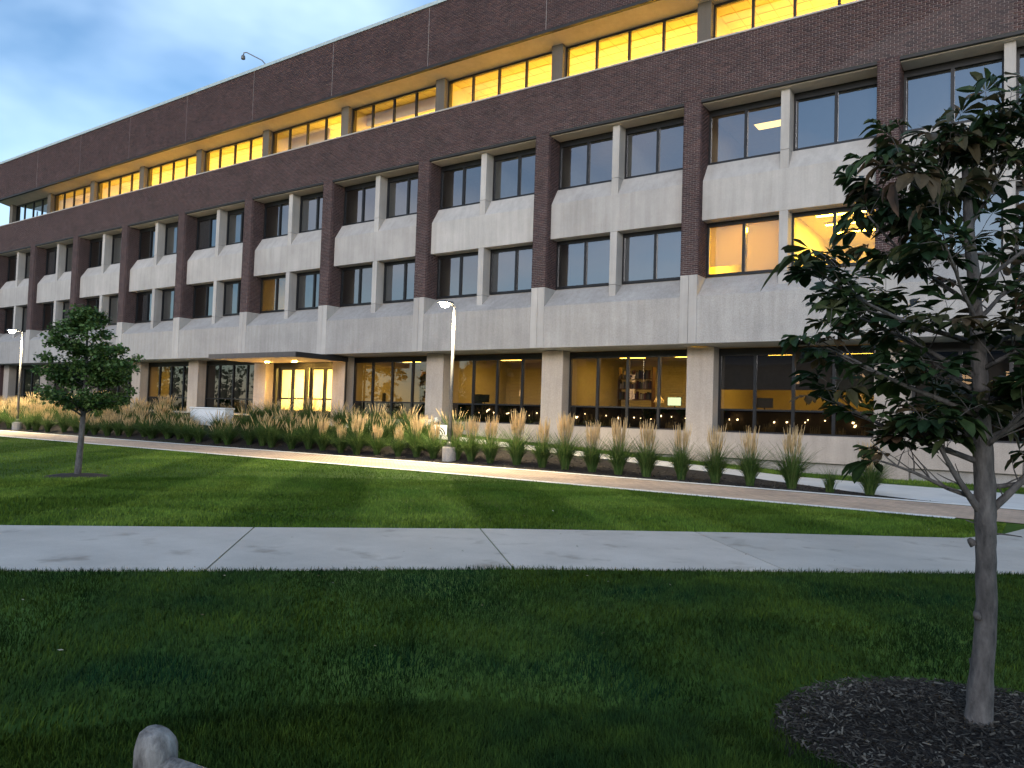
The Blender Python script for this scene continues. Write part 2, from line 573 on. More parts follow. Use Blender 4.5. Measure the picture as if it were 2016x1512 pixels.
def brick_boxes(x0, x1, z0, z1, plane):
    """running bond on one face; returns list of (a0, a1, z0, z1) along the face"""
    out = []
    cz = 0.0677
    n = int(round((z1 - z0) / cz))
    cz = (z1 - z0) / n
    bl = 0.2032
    for k in range(n):
        a = x0 - (0.5 * bl if k % 2 else 0.0)
        while a < x1 - 0.02:
            s, e = max(a, x0), min(a + bl, x1)
            if e - s > 0.03:
                out.append((s + (0.005 if s > x0 + 1e-6 else 0), e - (0.005 if e < x1 - 1e-6 else 0), z0 + k * cz + 0.005, z0 + (k + 1) * cz - 0.005))
            a += bl
    return out

def brick_mesh(name, rects, axis, face, depth, parent, **kw):
    """axis 'x': face is y=face looking to -y; axis '+': face is x=face looking to +x; axis '-': to -x"""
    r = np.array(rects)
    n = len(r)
    jit = rng.uniform(-0.0025, 0.0025, n)
    a0, a1, z0, z1 = r.T
    if axis == 'x':
        f0 = np.full(n, face) + jit
        bk = f0 + depth
        P = lambda a, d, z: np.stack([a, d, z], -1)
    else:
        sg = 1 if axis == '+' else -1
        f0 = np.full(n, face) + jit
        bk = f0 - sg * depth
        P = lambda a, d, z: np.stack([d, a, z], -1)
    v = np.stack([P(a0, f0, z0), P(a1, f0, z0), P(a1, f0, z1), P(a0, f0, z1), P(a0, bk, z0), P(a1, bk, z0), P(a1, bk, z1), P(a0, bk, z1)], 1).reshape(-1, 3)
    q = np.array([(0, 1, 2, 3), (1, 5, 6, 2), (4, 0, 3, 7), (3, 2, 6, 7), (4, 5, 1, 0)])
    if axis == '-':
        q = q[:, ::-1]
    f = (q[None] + 8 * np.arange(n)[:, None, None]).reshape(-1, 4)
    return np_mesh(name, v, f, 'brick', parent, kind='stuff', **kw)

# brick pillars
for j in range(J0, J1 + 1):
    x = j * B
    p = MB().box(x + 0.012, x + 0.598, 0.012, 0.95, Z_PIL, Z_HEAD + 0.02).build('brick_pillar', 'mortar', bld)
    fr = brick_boxes(x, x + 0.61, Z_PIL, Z_HEAD, 'x')
    brick_mesh('brickwork', fr, 'x', 0.0, 0.09, p)
    sd_ = brick_boxes(0.10, 0.93, Z_PIL, Z_HEAD, '+')
    brick_mesh('brickwork', sd_, '+', x + 0.61, 0.09, p)
    if j > J0:
        brick_mesh('brickwork', sd_, '-', x, 0.09, p)

# brick band over the third floor; the bricks that show largest are pieces of their own
band = MB().box(X_L + 0.012, X_R - 0.012, 0.012, 0.45, Z_HEAD, Z_SILL4).build('brick_band', 'mortar', bld)
rects = brick_boxes(X_L, X_R, Z_HEAD, Z_SILL4, 'x')
full = [r for r in rects if r[1] - r[0] > 0.19 and r[1] < 9.7]
full.sort(key=lambda r: (r[0] - CAMP[0]) ** 2 + (r[2] - CAMP[2]) ** 2)
chosen = set(full[:300])
brick_mesh('brickwork', [r for r in rects if r not in chosen], 'x', 0.0, 0.05, band)
bl, bh = full[0][1] - full[0][0], full[0][3] - full[0][2]
bme = MB().box(-bl / 2, bl / 2, 0, 0.05, -bh / 2, bh / 2).mesh('brick')
bme.materials.append(None)
obj_brick = bpy.data.materials.new('single_brick')
obj_brick.use_nodes = True
_nt = obj_brick.node_tree
_oi = _nt.nodes.new('ShaderNodeObjectInfo')
_c = ramp(_nt, _oi.outputs['Random'], (0.044, 0.031, 0.033), (0.085, 0.052, 0.050), 0, 1)
_nt.links.new(_c, _nt.nodes['Principled BSDF'].inputs['Base Color'])
_nt.nodes['Principled BSDF'].inputs['Roughness'].default_value = 0.85
bme.materials[0] = obj_brick
for r in full[:300]:
    o = bpy.data.objects.new('brick', bme)
    o.location = ((r[0] + r[1]) / 2, random.uniform(-0.0025, 0.0025), (r[2] + r[3]) / 2)
    link(o, band)

# parapet
para = MB().box(X_L + 0.012, X_R - 0.012, 0.012, 0.40, Z_PARA + 0.02, Z_TOP - 0.05).build('parapet', 'mortar', bld)
segs = [X_L] + [j * B + 0.305 for j in range(J0 + 1, J1 + 1)] + [X_R]
pr_rects = []
for a, b_ in zip(segs, segs[1:]):
    pr_rects += brick_boxes(a + 0.012, b_ - 0.012, Z_PARA + 0.02, Z_TOP - 0.05, 'x')
brick_mesh('brickwork', pr_rects, 'x', 0.0, 0.05, para)
for a in segs[1:-1]:
    MB().box(a - 0.010, a + 0.010, 0.004, 0.05, Z_PARA + 0.02, Z_TOP - 0.05).build('control_joint', 'caulk', para)
MB().prism_x([(-0.05, Z_TOP - 0.10), (0.46, Z_TOP - 0.10), (0.46, Z_TOP + 0.02), (-0.05, Z_TOP + 0.06)], X_L - 0.05, X_R + 0.05).build('coping', 'coping', para)
MB().box(X_L, X_R, -0.004, 0.16, Z_PARA - 0.10, Z_PARA + 0.018).build('steel_lintel', 'steel_dark', para)
MB().prism_x([(0.16, Z_PARA - 0.06), (1.35, Z_PARA - 0.28), (1.35, Z_PARA + 0.1), (0.16, Z_PARA + 0.1)], X_L, X_R).build('eave_soffit', 'soffit', bld)
# stone sill on top of the band
MB().prism_x([(-0.03, Z_SILL4 + 0.003), (1.4, Z_SILL4 + 0.003), (1.4, Z_SILL4 + 0.09), (-0.03, Z_SILL4 + 0.06)], X_L - 0.03, X_R + 0.03).build('stone_sill', 'concrete', bld)

# concrete parts bay by bay
for j in range(J0, J1 + 1):
    x = j * B
    for a, b_ in ((x + 0.002, x + 0.300), (x + 0.310, x + 0.608)):
        bevel(MB().box(a, b_, 0.0, 0.95, Z_SOFFIT, Z_PIL).build('concrete_pilaster', 'concrete', bld), 0.008)
    MB().box(x + 0.29, x + 0.32, 0.02, 0.9, Z_SOFFIT + 0.01, Z_PIL - 0.01).build('joint_filler', 'steel_dark', bld)
    bevel(MB().box(x - 0.185, x + 0.795, 1.20, 1.95, zw(x) - 0.4, Z_SOFFIT).build('ground_column', 'concrete_buff', bld), 0.012)
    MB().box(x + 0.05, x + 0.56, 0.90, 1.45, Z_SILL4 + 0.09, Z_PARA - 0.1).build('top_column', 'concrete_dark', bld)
for j in range(J0, J1):
    a, b_ = j * B + 0.612, (j + 1) * B - 0.002
    MB().prism_x([(0.02, Z_SOFFIT), (2.1, Z_SOFFIT), (2.1, 4.40), (0.93, 4.40), (0.93, 6.55), (0.875, 6.55), (0.02, Z_BAND)], a, b_).build('concrete_band', 'concrete_rough', bld)
    MB().prism_x([(0.32, 8.43), (0.93, 8.43), (0.93, 10.45), (0.74, 10.45), (0.32, 9.78)], a, b_).build('spandrel_panel', 'concrete', bld)
    # steel angle and head soffit under the brick band
    MB().box(a, b_, 0.015, 0.13, Z_HEAD - 0.10, Z_HEAD - 0.003).build('steel_lintel', 'steel_dark', bld)
    MB().box(a, b_, 0.14, 0.95, Z_HEAD - 0.13, Z_HEAD + 0.2).build('head_soffit', 'soffit', bld)
    c = (a + b_) / 2 - 0.02
    for zb, zj, zt in ((5.9, 6.47, 8.425), (9.7, 10.42, Z_HEAD - 0.132)):
        bevel(MB().box(c - 0.14, c + 0.14, 0.325, 0.90, zb, zj - 0.006).build('fin_base', 'concrete', bld), 0.006)
        bevel(MB().box(c - 0.14, c + 0.14, 0.325, 0.90, zj + 0.006, zt).build('concrete_fin', 'concrete', bld), 0.006)
    # wall under the ground floor windows
    g0, g1 = j * B + 0.797, (j + 1) * B - 0.187
    if j != -4:
        MB().prism_x([(1.24, 0.37), (1.70, 0.37), (1.70, 1.22), (1.30, 1.24), (1.24, 1.22)], g0, g1).build('sill_wall', 'concrete_buff', bld)
    MB().box(g0 - 1.0, g1 + 1.0, 1.42, 1.9, -0.6, 0.368).build('foundation', 'concrete_rough', bld)

# ---- windows
def window(x0, x1, z0, z1, y, splits, jamb, head, sill, mull, glass, rows=(), dep=0.10, name='window', row_glass=None):
    """dark frame mesh with its panes as children; splits are the x of the upright bars"""
    mb = MB()
    mb.box(x0, x0 + jamb, y, y + dep, z0, z1)
    mb.box(x1 - jamb, x1, y, y + dep, z0, z1)
    mb.box(x0 + jamb, x1 - jamb, y, y + dep, z1 - head, z1)
    mb.box(x0 + jamb, x1 - jamb, y, y + dep, z0, z0 + sill)
    for s in splits:
        mb.box(s - mull / 2, s + mull / 2, y - 0.01, y + dep, z0 + sill, z1 - head)
    ex = [x0 + jamb] + [v for s in splits for v in (s - mull / 2, s + mull / 2)] + [x1 - jamb]
    cols = list(zip(ex[0::2], ex[1::2]))
    zs = [z0 + sill] + [v for r in rows for v in (r - 0.03, r + 0.03)] + [z1 - head]
    rws = list(zip(zs[0::2], zs[1::2]))
    for r in rows:
        for (a, b_) in cols:
            mb.box(a, b_, y + 0.005, y + dep, r - 0.03, r + 0.03)
    fr = mb.build(name, 'frame', bld)
    for (a, b_) in cols:
        for ri, (c0, c1) in enumerate(rws):
            gm = row_glass if (row_glass and ri == 0 and len(rws) > 1) else glass
            MB().add([(a, y + 0.05, c0), (b_, y + 0.05, c0), (b_, y + 0.05, c1), (a, y + 0.05, c1)], [(0, 1, 2, 3)]).build('pane', gm, fr)
    return fr

for j in range(J0, J1):
    a, b_ = j * B + 0.612, (j + 1) * B - 0.002
    c = (a + b_) / 2 - 0.02
    for (p, q) in ((a, c - 0.142), (c + 0.142, b_)):
        m_ = (p + q) / 2
        window(p, q, 6.555, 8.428, 0.80, [m_], 0.07, 0.14, 0.09, 0.10, 'glass_clear' if j == 0 else 'glass')
        window(p, q, 10.455, Z_HEAD - 0.135, 0.80, [m_], 0.07, 0.22, 0.09, 0.10, 'glass')
    t0, t1 = j * B + 0.562, (j + 1) * B + 0.048
    w4 = (t1 - t0) / 4
    window(t0, t1, Z_SILL4 + 0.095, Z_PARA - 0.26, 1.15, [t0 + w4, t0 + 2 * w4, t0 + 3 * w4], 0.06, 0.09, 0.06, 0.09, 'glass_clear')
    g0, g1 = j * B + 0.797, (j + 1) * B - 0.187
    if j != -4:
        w4 = (g1 - g0) / 4
        window(g0, g1, 1.225, Z_SOFFIT - 0.03, 1.72, [g0 + w4, g0 + 2 * w4, g0 + 3 * w4], 0.08, 0.26, 0.06, 0.10, 'glass_ground', rows=(2.02,), row_glass='spandrel_glass')

# ---- shell: slabs, roof, back and end walls, rooms
MB().box(X_L, X_R, 0.93, Y_BACK, 8.55, 10.35).build('floor_slab', 'room_wall', bld)
MB().box(X_L, X_R, 2.1, Y_BACK, 4.20, 6.45).build('floor_slab', 'room_wall', bld)
MB().box(X_L, X_R, 0.95, Y_BACK, Z_HEAD - 0.03, 14.40).build('floor_slab', 'room_wall', bld)
MB().box(X_L + 0.2, X_R - 0.2, 1.80, Y_BACK, 0.0, 1.20).build('floor_slab', 'carpet', bld)
MB().box(X_L, X_R, 0.40, Y_BACK, 17.0, 17.4).build('roof', 'mortar', bld)
MB().box(X_L, X_R, Y_BACK, Y_BACK + 0.3, 0, Z_TOP - 0.1).build('wall', 'brick', bld)
MB().box(X_R - 0.3, X_R - 0.02, 0.95, Y_BACK, 0, 17.0).build('wall', 'brick', bld)
MB().box(X_L + 0.02, X_L + 0.3, 0.95, Y_BACK, 0, 14.40).build('wall', 'brick', bld)
MB().box(X_L + 0.02, X_L + 0.3, 0.40, Y_BACK, 17.0, Z_TOP - 0.1).build('wall', 'brick', bld)
MB().box(X_R - 0.3, X_R - 0.02, 0.40, Y_BACK, 17.0, Z_TOP - 0.1).build('wall', 'brick', bld)
YR = 7.0
MB().box(X_L + 0.31, X_R - 0.31, YR, YR + 0.15, 1.2, 4.2).build('room_back_wall', 'room_wall', bld)
MB().box(X_L + 0.31, X_R - 0.31, YR, YR + 0.15, 6.45, 8.55).build('room_back_wall', 'room_wall', bld)
MB().box(X_L + 0.31, X_R - 0.31, YR, YR + 0.15, 10.35, Z_HEAD - 0.03).build('room_back_wall', 'room_wall', bld)
MB().box((J0 + 1) * B + 0.3, X_R - 0.31, YR, YR + 0.15, 14.40, 17.0).build('room_back_wall', 'room_wall', bld)
MB().box(X_L + 0.3, X_R - 0.31, 1.36, Y_BACK, 16.50, 16.9).build('ceiling', 'ceiling', bld)
mb = MB()
for xg in arange(X_L + 0.5, X_R - 0.5, 0.61):
    mb.box(xg - 0.012, xg + 0.012, 1.4, YR, 16.490, 16.502)
for yg in arange(1.7, 6.9, 0.61):
    mb.box(X_L + 0.5, X_R - 0.5, yg - 0.012, yg + 0.012, 16.486, 16.498)
mb.build('ceiling_grid', 'grid', bld)
for j in range(J0, J1 + 1):
    x = j * B + 0.305
    MB().box(x - 0.06, x + 0.06, 1.85, YR, 1.2, 4.2).build('partition', 'room_wall', bld)
    for z0, z1 in ((6.45, 8.55), (10.35, Z_HEAD - 0.03)):
        MB().box(x - 0.06, x + 0.06, 0.93, YR, z0, z1).build('partition', 'room_wall', bld)
        MB().box(x + B / 2 - 0.05, x + B / 2 + 0.05, 0.93, YR, z0, z1).build('partition', 'room_wall', bld)
    if j in (-8, -7, -4, -3, -2, 0, 1):
        MB().box(x - 0.06, x + 0.06, 1.46, YR, 14.4, 16.5).build('partition', 'room_wall', bld)
# corner bay of the top floor is glazed on its end as well
window_end = MB()
for k in range(6):
    window_end.box(J0 * B + 0.02, J0 * B + 0.10, 1.5 + k * 1.3, 1.58 + k * 1.3, Z_SILL4 + 0.09, Z_PARA - 0.2)
window_end.build('end_window_frame', 'frame', bld)

MB().box(-3 * B + 0.4, -2 * B + 0.2, 2.3, 2.5, 15.9, 16.5).build('bulkhead', 'room_wall', bld)
MB().box(-4 * B + 0.4, -4 * B + 3.4, 2.6, 2.8, 15.7, 16.5).build('bulkhead', 'room_wall', bld)

def ceiling_light(x0, x1, y0, y1, z, mat):
    o = MB().box(x0 - 0.03, x1 + 0.03, y0 - 0.03, y1 + 0.03, z - 0.02, z + 0.02).build('ceiling_light', 'white_paint', bld)
    MB().add([(x0, y0, z - 0.026), (x0, y1, z - 0.026), (x1, y1, z - 0.026), (x1, y0, z - 0.026)], [(0, 1, 2, 3)]).build('diffuser', mat, o)

for j in range(J0 + 1, J1):
    for k in (0.33, 0.78):
        w_ = {-2: 0.75, -3: 0.75, -4: 0.95, -6: 0.7, -8: 0.35, 0: 0.9}.get(j, 0.75) * 1.6
        ceiling_light(j * B + k * B, j * B + k * B + w_, 5.0, 6.2, 16.46, 'light_top')
        ceiling_light(j * B + (k - 0.1) * B, j * B + (k - 0.1) * B + 0.16, 4.15, 4.31, 16.46, 'light_top')
# second floor: two lit offices in bay 0; third floor: a dim one above
for y0 in (1.7, 3.0, 4.3):
    ceiling_light(4.0, 5.6, y0, y0 + 0.18, 8.50, 'light_room')
ceiling_light(1.2, 2.4, 2.2, 2.8, 8.50, 'light_room')
ceiling_light(1.5, 2.9, 2.9, 3.5, Z_HEAD - 0.06, 'light_faint')
ceiling_light(-3 * B - 4.0, -3 * B - 3.0, 3.4, 4.0, 8.50, 'light_dim')
# ground floor offices
for j, s in ((-1, 'light_dim'), (-2, 'light_dim'), (-3, 'light_dim'), (0, 'light_dim'), (-6, 'light_dim')):
    for k in (0.3, 0.7):
        ceiling_light(j * B + k * B, j * B + k * B + 1.1, 3.6, 4.2, 4.12, s)
for k in (0.25, 0.5, 0.75):
    ceiling_light(-4 * B + k * B, -4 * B + k * B + 0.8, 3.4, 4.4, 4.12, 'light_lobby')
    ceiling_light(-4 * B + k * B, -4 * B + k * B + 0.8, 5.4, 6.2, 4.12, 'light_lobby')

# blinds and shades
def shade(x0, x1, z0, z1, y, mat='shade'):
    MB().box(x0, x1, y, y + 0.006, z0, z1).build('shade_or_dark_backing', mat, bld)
def venetian(x0, x1, z0, z1, y, step=0.05, tilt=0.012, mat='blind'):
    mb = MB()
    z = z0
    while z < z1:
        mb.add([(x0, y, z - tilt), (x1, y, z - tilt), (x1, y + 0.03, z + tilt), (x0, y + 0.03, z + tilt)], [(0, 1, 2, 3)])
        z += step
    mb.build('venetian_blind', mat, bld, kind='stuff')

half = lambda j, h: ((j * B + 0.68, j * B + 3.18) if h == 0 else ((j * B + 3.52), (j + 1) * B - 0.07))
M['shade_lit'] = None
def trans_mat(name, col, fac=0.6):
    m, nt, b = new_mat(name)
    b.inputs['Base Color'].default_value = (*col, 1)
    b.inputs['Roughness'].default_value = 0.9
    tr = nt.nodes.new('ShaderNodeBsdfTranslucent')
    tr.inputs[0].default_value = (*col, 1)
    mx = nt.nodes.new('ShaderNodeMixShader')
    mx.inputs[0].default_value = fac
    nt.links.new(b.outputs[0], mx.inputs[1])
    nt.links.new(tr.outputs[0], mx.inputs[2])
    nt.links.new(mx.outputs[0], nt.nodes['Material Output'].inputs[0])
    return m
M['shade_lit'] = trans_mat('woven_shade', (0.66, 0.56, 0.34))
a, b_ = half(0, 0)
shade(a, (a + b_) / 2 - 0.05, 6.92, 8.4, 0.94, 'shade_lit')
shade((a + b_) / 2 + 0.05, b_, 6.58, 8.4, 0.94, 'shade_lit')
a, b_ = half(0, 1)
venetian(a, b_, 6.6, 8.4, 0.94, 0.045, 0.004)
for j, h, zz in ((-1, 0, 6.6), (-1, 1, 6.6), (-2, 1, 6.6), (-3, 1, 6.6), (-6, 0, 6.6), (1, 0, 6.6), (1, 1, 6.6)):
    a, b_ = half(j, h)
    shade(a + (0.0 if h else 0.45), b_, zz, 8.4, 0.95)
for j, h in ((1, 0), (1, 1), (0, 1), (-8, 0), (-5, 0), (-4, 1)):
    a, b_ = half(j, h)
    shade(a, b_, 10.5, Z_HEAD - 0.15, 0.95)
# ground floor blinds and dark backing sheets
for j, z0 in ((-1, 2.1), (-2, 2.1)):
    venetian(j * B + 0.85, (j + 1) * B - 0.2, z0, 3.86, 5.9, 0.07, 0.02)
shade(0.85, B - 0.22, 2.72, 3.9, 1.86, 'room_dark')
for j in (-9, -8, -7, -5, 1, 2):  # dark sheets added behind the glass for the gloom of unlit rooms
    shade(j * B + 0.85, (j + 1) * B - 0.2, 1.3, 3.9, 2.3, 'room_dark')
shade(-6 * B + 2.2, -5 * B - 0.2, 1.3, 3.9, 2.3, 'room_dark')

# ---- entrance in bay -4: two pairs of glazed doors
ex0, ex1 = -4 * B + 0.797, -3 * B - 0.187
mb = MB()
ZD = 1.22
mb.box(ex0, ex1, 1.70, 1.86, 3.70, Z_SOFFIT - 0.02)
mb.box(ex0, ex0 + 0.22, 1.70, 1.86, ZD, 3.70)
mb.box(ex1 - 0.10, ex1, 1.70, 1.86, ZD, 3.70)
mb.box(ex0 + 0.40, ex0 + 0.52, 1.70, 1.86, ZD, 3.70)
ent = mb.build('entrance_frame', 'frame', bld)
MB().add([(ex0 + 0.22, 1.78, ZD), (ex0 + 0.40, 1.78, ZD), (ex0 + 0.40, 1.78, 3.7), (ex0 + 0.22, 1.78, 3.7)], [(0, 1, 2, 3)]).build('sidelight', 'glass_clear', ent)
dx = ex0 + 0.52
dw = (ex1 - 0.10 - dx - 0.42) / 4
for k in range(4):
    d0 = dx + k * dw + (0.42 if k >= 2 else 0)
    d1 = d0 + dw
    mb = MB()
    mb.box(d0 + 0.005, d0 + 0.12, 1.74, 1.80, ZD + 0.01, 3.695)
    mb.box(d1 - 0.12, d1 - 0.005, 1.74, 1.80, ZD + 0.01, 3.695)
    for z0, z1 in ((ZD + 0.01, ZD + 0.28), (2.06, 2.14), (3.60, 3.695)):
        mb.box(d0 + 0.12, d1 - 0.12, 1.745, 1.795, z0, z1)
    door = mb.build('door', 'frame', bld)
    for z0, z1 in ((ZD + 0.28, 2.06), (2.14, 3.60)):
        MB().add([(d0 + 0.12, 1.77, z0), (d1 - 0.12, 1.77, z0), (d1 - 0.12, 1.77, z1), (d0 + 0.12, 1.77, z1)], [(0, 1, 2, 3)]).build('pane', 'glass_clear', door)
    hx = d1 - 0.16 if k % 2 == 0 else d0 + 0.16
    MB().tube([(hx, 1.70, 1.95), (hx, 1.66, 1.98), (hx, 1.66, 2.55), (hx, 1.70, 2.58)], 0.014, 6).build('handle', 'pole', door)
mx0 = dx + 2 * dw
mb = MB()
mb.box(mx0 + 0.005, mx0 + 0.10, 1.70, 1.86, ZD, 3.70)
mb.box(mx0 + 0.32, mx0 + 0.415, 1.70, 1.86, ZD, 3.70)
mb.build('door_post', 'frame', bld)
MB().add([(mx0 + 0.10, 1.78, ZD), (mx0 + 0.32, 1.78, ZD), (mx0 + 0.32, 1.78, 3.7), (mx0 + 0.10, 1.78, 3.7)], [(0, 1, 2, 3)]).build('sidelight', 'glass_clear', ent)

# canopy
CX0, CX1, CY0, CY1, CZ0, CZ1 = -23.9, -17.35, -2.0, 1.18, 3.90, 4.14
can = empty('entrance_canopy', (-20.6, 0, 3.9), 'thin dark flat canopy with glowing underside over glass entrance doors', 'canopy')
can_off = lambda mb: MB().add([(x + 20.6, y, z - 3.9) for x, y, z in mb.v], mb.f)
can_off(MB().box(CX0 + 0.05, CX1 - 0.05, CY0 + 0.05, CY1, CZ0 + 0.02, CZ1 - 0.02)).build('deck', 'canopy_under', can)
n = 7
for k in range(n):
    a, b_ = CX0 + (CX1 - CX0) * k / n, CX0 + (CX1 - CX0) * (k + 1) / n
    can_off(MB().box(a + 0.005, b_ - 0.005, CY0, CY0 + 0.045, CZ0, CZ1)).build('fascia_panel', 'canopy_side', can)
can_off(MB().box(CX1 - 0.045, CX1, CY0 + 0.05, CY1, CZ0, CZ1)).build('fascia_panel', 'steel_dark', can)
can_off(MB().box(CX0, CX0 + 0.045, CY0 + 0.05, CY1, CZ0, CZ1)).build('fascia_panel', 'canopy_side', can)
can_off(MB().box(-17.46, -17.40, 1.10, 1.19, 1.1, CZ0 + 0.02)).build('post', 'steel_dark', can)
for x, y in ((-22.3, 0.3), (-20.2, 0.3)):
    can_off(MB().lathe([(0.10, 0.0), (0.10, 0.03)], (x, y, CZ0 - 0.012), 16)).build('downlight', 'downlight', can)

# gooseneck lamp on the roof edge
rl = empty('roof_gooseneck_lamp', (-23.5, 0.2, Z_TOP), 'small gooseneck lamp arm rising above the roof edge', 'lamp')
MB().tube([(0.05, 0, 0), (0.05, 0, 0.22), (-0.1, -0.1, 0.42), (-0.75, -0.6, 0.80), (-0.86, -0.68, 0.78), (-0.88, -0.7, 0.62)], 0.03, 6).build('arm', 'pole', rl, smooth=True)
MB().lathe([(0.05, 0.2), (0.10, 0.14), (0.11, 0.0), (0.09, -0.03)], (-0.88, -0.7, 0.45), 12).build('head', 'pole', rl, smooth=True)

# ------------------------------------------------------------------ street lamps
def street_lamp(loc, label, zground):
    x, y, zb = loc
    r = empty('street_lamp', (x, y, zb), label, 'lamp', 'lamp posts in the planting bed')
    h = 5.05 - zb
    bs = MB().lathe([(0.23, zground - zb - 0.15), (0.23, -0.03), (0.215, 0.0)], n=24).build('footing', 'concrete_rough', r)
    MB().box(-0.13, 0.13, -0.13, 0.13, 0.0, 0.025).build('base_plate', 'pole', r)
    MB().lathe([(0.095, 0.02), (0.09, 0.12), (0.065, 0.16)], n=16).build('base_cover', 'pole', r, smooth=True)
    MB().tube([(0, 0, 0.1), (0, 0, h * 0.5), (0, 0, h)], [0.062, 0.054, 0.045], 14).build('pole', 'pole', r, smooth=True)
    MB().tube([(0, 0, h - 0.04), (0, -0.10, h + 0.03), (0, -0.22, h + 0.05)], 0.028, 8).build('arm', 'pole', r, smooth=True)
    hd = MB()
    hd.add([(-0.16, -0.72, h + 0.04), (0.16, -0.72, h + 0.04), (0.16, -0.2, h + 0.04), (-0.16, -0.2, h + 0.04),
            (-0.12, -0.66, h + 0.11), (0.12, -0.66, h + 0.11), (0.09, -0.2, h + 0.12), (-0.09, -0.2, h + 0.12)],
           [(0, 3, 2, 1), (4, 5, 6, 7), (0, 1, 5, 4), (1, 2, 6, 5), (2, 3, 7, 6), (3, 0, 4, 7)])
    hd = hd.build('lamp_head', 'pole', r)
    MB().lathe([(0.04, -0.13), (0.11, -0.105), (0.15, -0.05), (0.155, 0.0)], (0, -0.48, h + 0.036), 16).build('lens', 'lamp_lens', hd, smooth=True)
    ld = bpy.data.lights.new('street_lamp_light', 'SPOT')
    ld.energy = LAMP_W
    ld.color = (1.0, 0.80, 0.48)
    ld.spot_size = R(165)
    ld.spot_blend = 0.6
    ld.shadow_soft_size = 0.1
    lo = bpy.data.objects.new('street_lamp_light', ld)
    lo.location = (0, -0.48, h - 0.14)
    link(lo, r)
    return r
LAMP_W = 2500.0
street_lamp((-5.5, -5.35, 0.50), 'slim lamp post with lit head on round footing among feather grasses', hgt(-5.5, -5.35))
street_lamp((-32.9, -6.75, 0.45), 'lit lamp post rising behind the small leafy lawn tree', hgt(-32.9, -6.75))

# ------------------------------------------------------------------ feather reed grasses
M['reed_leaf'] = island_mat('reed_leaf', [(0.030, 0.072, 0.018), (0.054, 0.108, 0.025), (0.082, 0.142, 0.034), (0.12, 0.165, 0.05)], 0.6, 2.0, 0.25, 0.25, 0.25)
M['reed_stem'] = island_mat('reed_stem', [(0.13, 0.14, 0.05), (0.22, 0.18, 0.08), (0.17, 0.17, 0.07)], 0.7, 2.0, 0.15, 0.2)
M['reed_plume'] = island_mat('reed_plume', [(0.54, 0.40, 0.20), (0.66, 0.50, 0.27), (0.60, 0.46, 0.27), (0.72, 0.58, 0.36)], 0.8, 3.0, 0.15, 0.1, 0.3)

def ribbon(P, side, w):
    """P (n,k,3) centre lines, side (n,3), w (n,k): quads strips"""
    n, k, _ = P.shape
    L = P - side[:, None, :] * w[..., None]
    Rr = P + side[:, None, :] * w[..., None]
    v = np.stack([L, Rr], 2).reshape(n, k * 2, 3)
    q = np.array([(2 * i, 2 * i + 1, 2 * i + 3, 2 * i + 2) for i in range(k - 1)])
    f = (q[None] + (2 * k) * np.arange(n)[:, None, None]).reshape(-1, 4)
    return v.reshape(-1, 3), f

def reed_mesh_set(seed, nl, ns, H, spread, leafh, plume=True, arch=1.0, p0=0.68):
    g = np.random.default_rng(seed)
    out = []
    # leaves: arching ribbons
    az = g.uniform(0, 2 * np.pi, nl)
    r0 = 0.10 * np.sqrt(g.uniform(0, 1, nl))
    a0 = g.uniform(0, 2 * np.pi, nl)
    ln = leafh * g.uniform(0.7, 1.35, nl)
    reach = g.uniform(0.08, 0.72, nl) * arch
    t = np.linspace(0, 1, 6)
    bend = g.uniform(0.1, 0.75, nl) * arch
    z = ln[:, None] * (t - bend[:, None] * t ** 2.4 * 0.75)
    rad = reach[:, None] * ln[:, None] * (0.35 * t + 0.65 * t ** 2)
    P = np.stack([r0[:, None] * np.cos(a0)[:, None] + rad * np.cos(az)[:, None], r0[:, None] * np.sin(a0)[:, None] + rad * np.sin(az)[:, None], z], -1)
    side = np.stack([-np.sin(az + g.normal(0, .5, nl)), np.cos(az), g.normal(0, .2, nl)], -1)
    w = 0.0072 * g.uniform(0.7, 1.3, nl)[:, None] * (1 - 0.85 * t ** 2)
    out.append(('leaf', *ribbon(P, side, w)))
    # stems and plumes
    if plume:
        az = g.uniform(0, 2 * np.pi, ns)
        r0 = 0.10 * np.sqrt(g.uniform(0, 1, ns))
        hh = H * (0.70 + 0.36 * g.uniform(0, 1, ns) ** 0.8)
        sp = spread * g.uniform(0.1, 1.0, ns) ** 1.2
        t = np.linspace(0, 1, 4)
        def line(tt):
            rr = r0[:, None] + sp[:, None] * hh[:, None] * (0.5 * tt + 0.5 * tt ** 2)
            return np.stack([rr * np.cos(az)[:, None], rr * np.sin(az)[:, None], hh[:, None] * tt + 0 * rr], -1)
        sd1 = np.stack([-np.sin(az), np.cos(az), 0 * az], -1)
        out.append(('stem', *ribbon(line(t * 0.8), sd1, np.full((ns, 4), 0.0022))))
        tp = np.linspace(p0, 1.0, 6)
        prof = np.array([0.10, 0.62, 1.0, 0.82, 0.42, 0.05])
        vs, fs = [], []
        nb = 0
        for ang in (0, 1.05, 2.1):
            sdv = np.stack([np.cos(az + ang), np.sin(az + ang), 0 * az], -1)
            v, f = ribbon(line(tp), sdv, 0.0092 * g.uniform(0.7, 1.3, ns)[:, None] * prof[None])
            vs.append(v + g.normal(0, 0.0025, v.shape)); fs.append(f + nb); nb += len(v)
        out.append(('plume', np.concatenate(vs), np.concatenate(fs)))
    return out

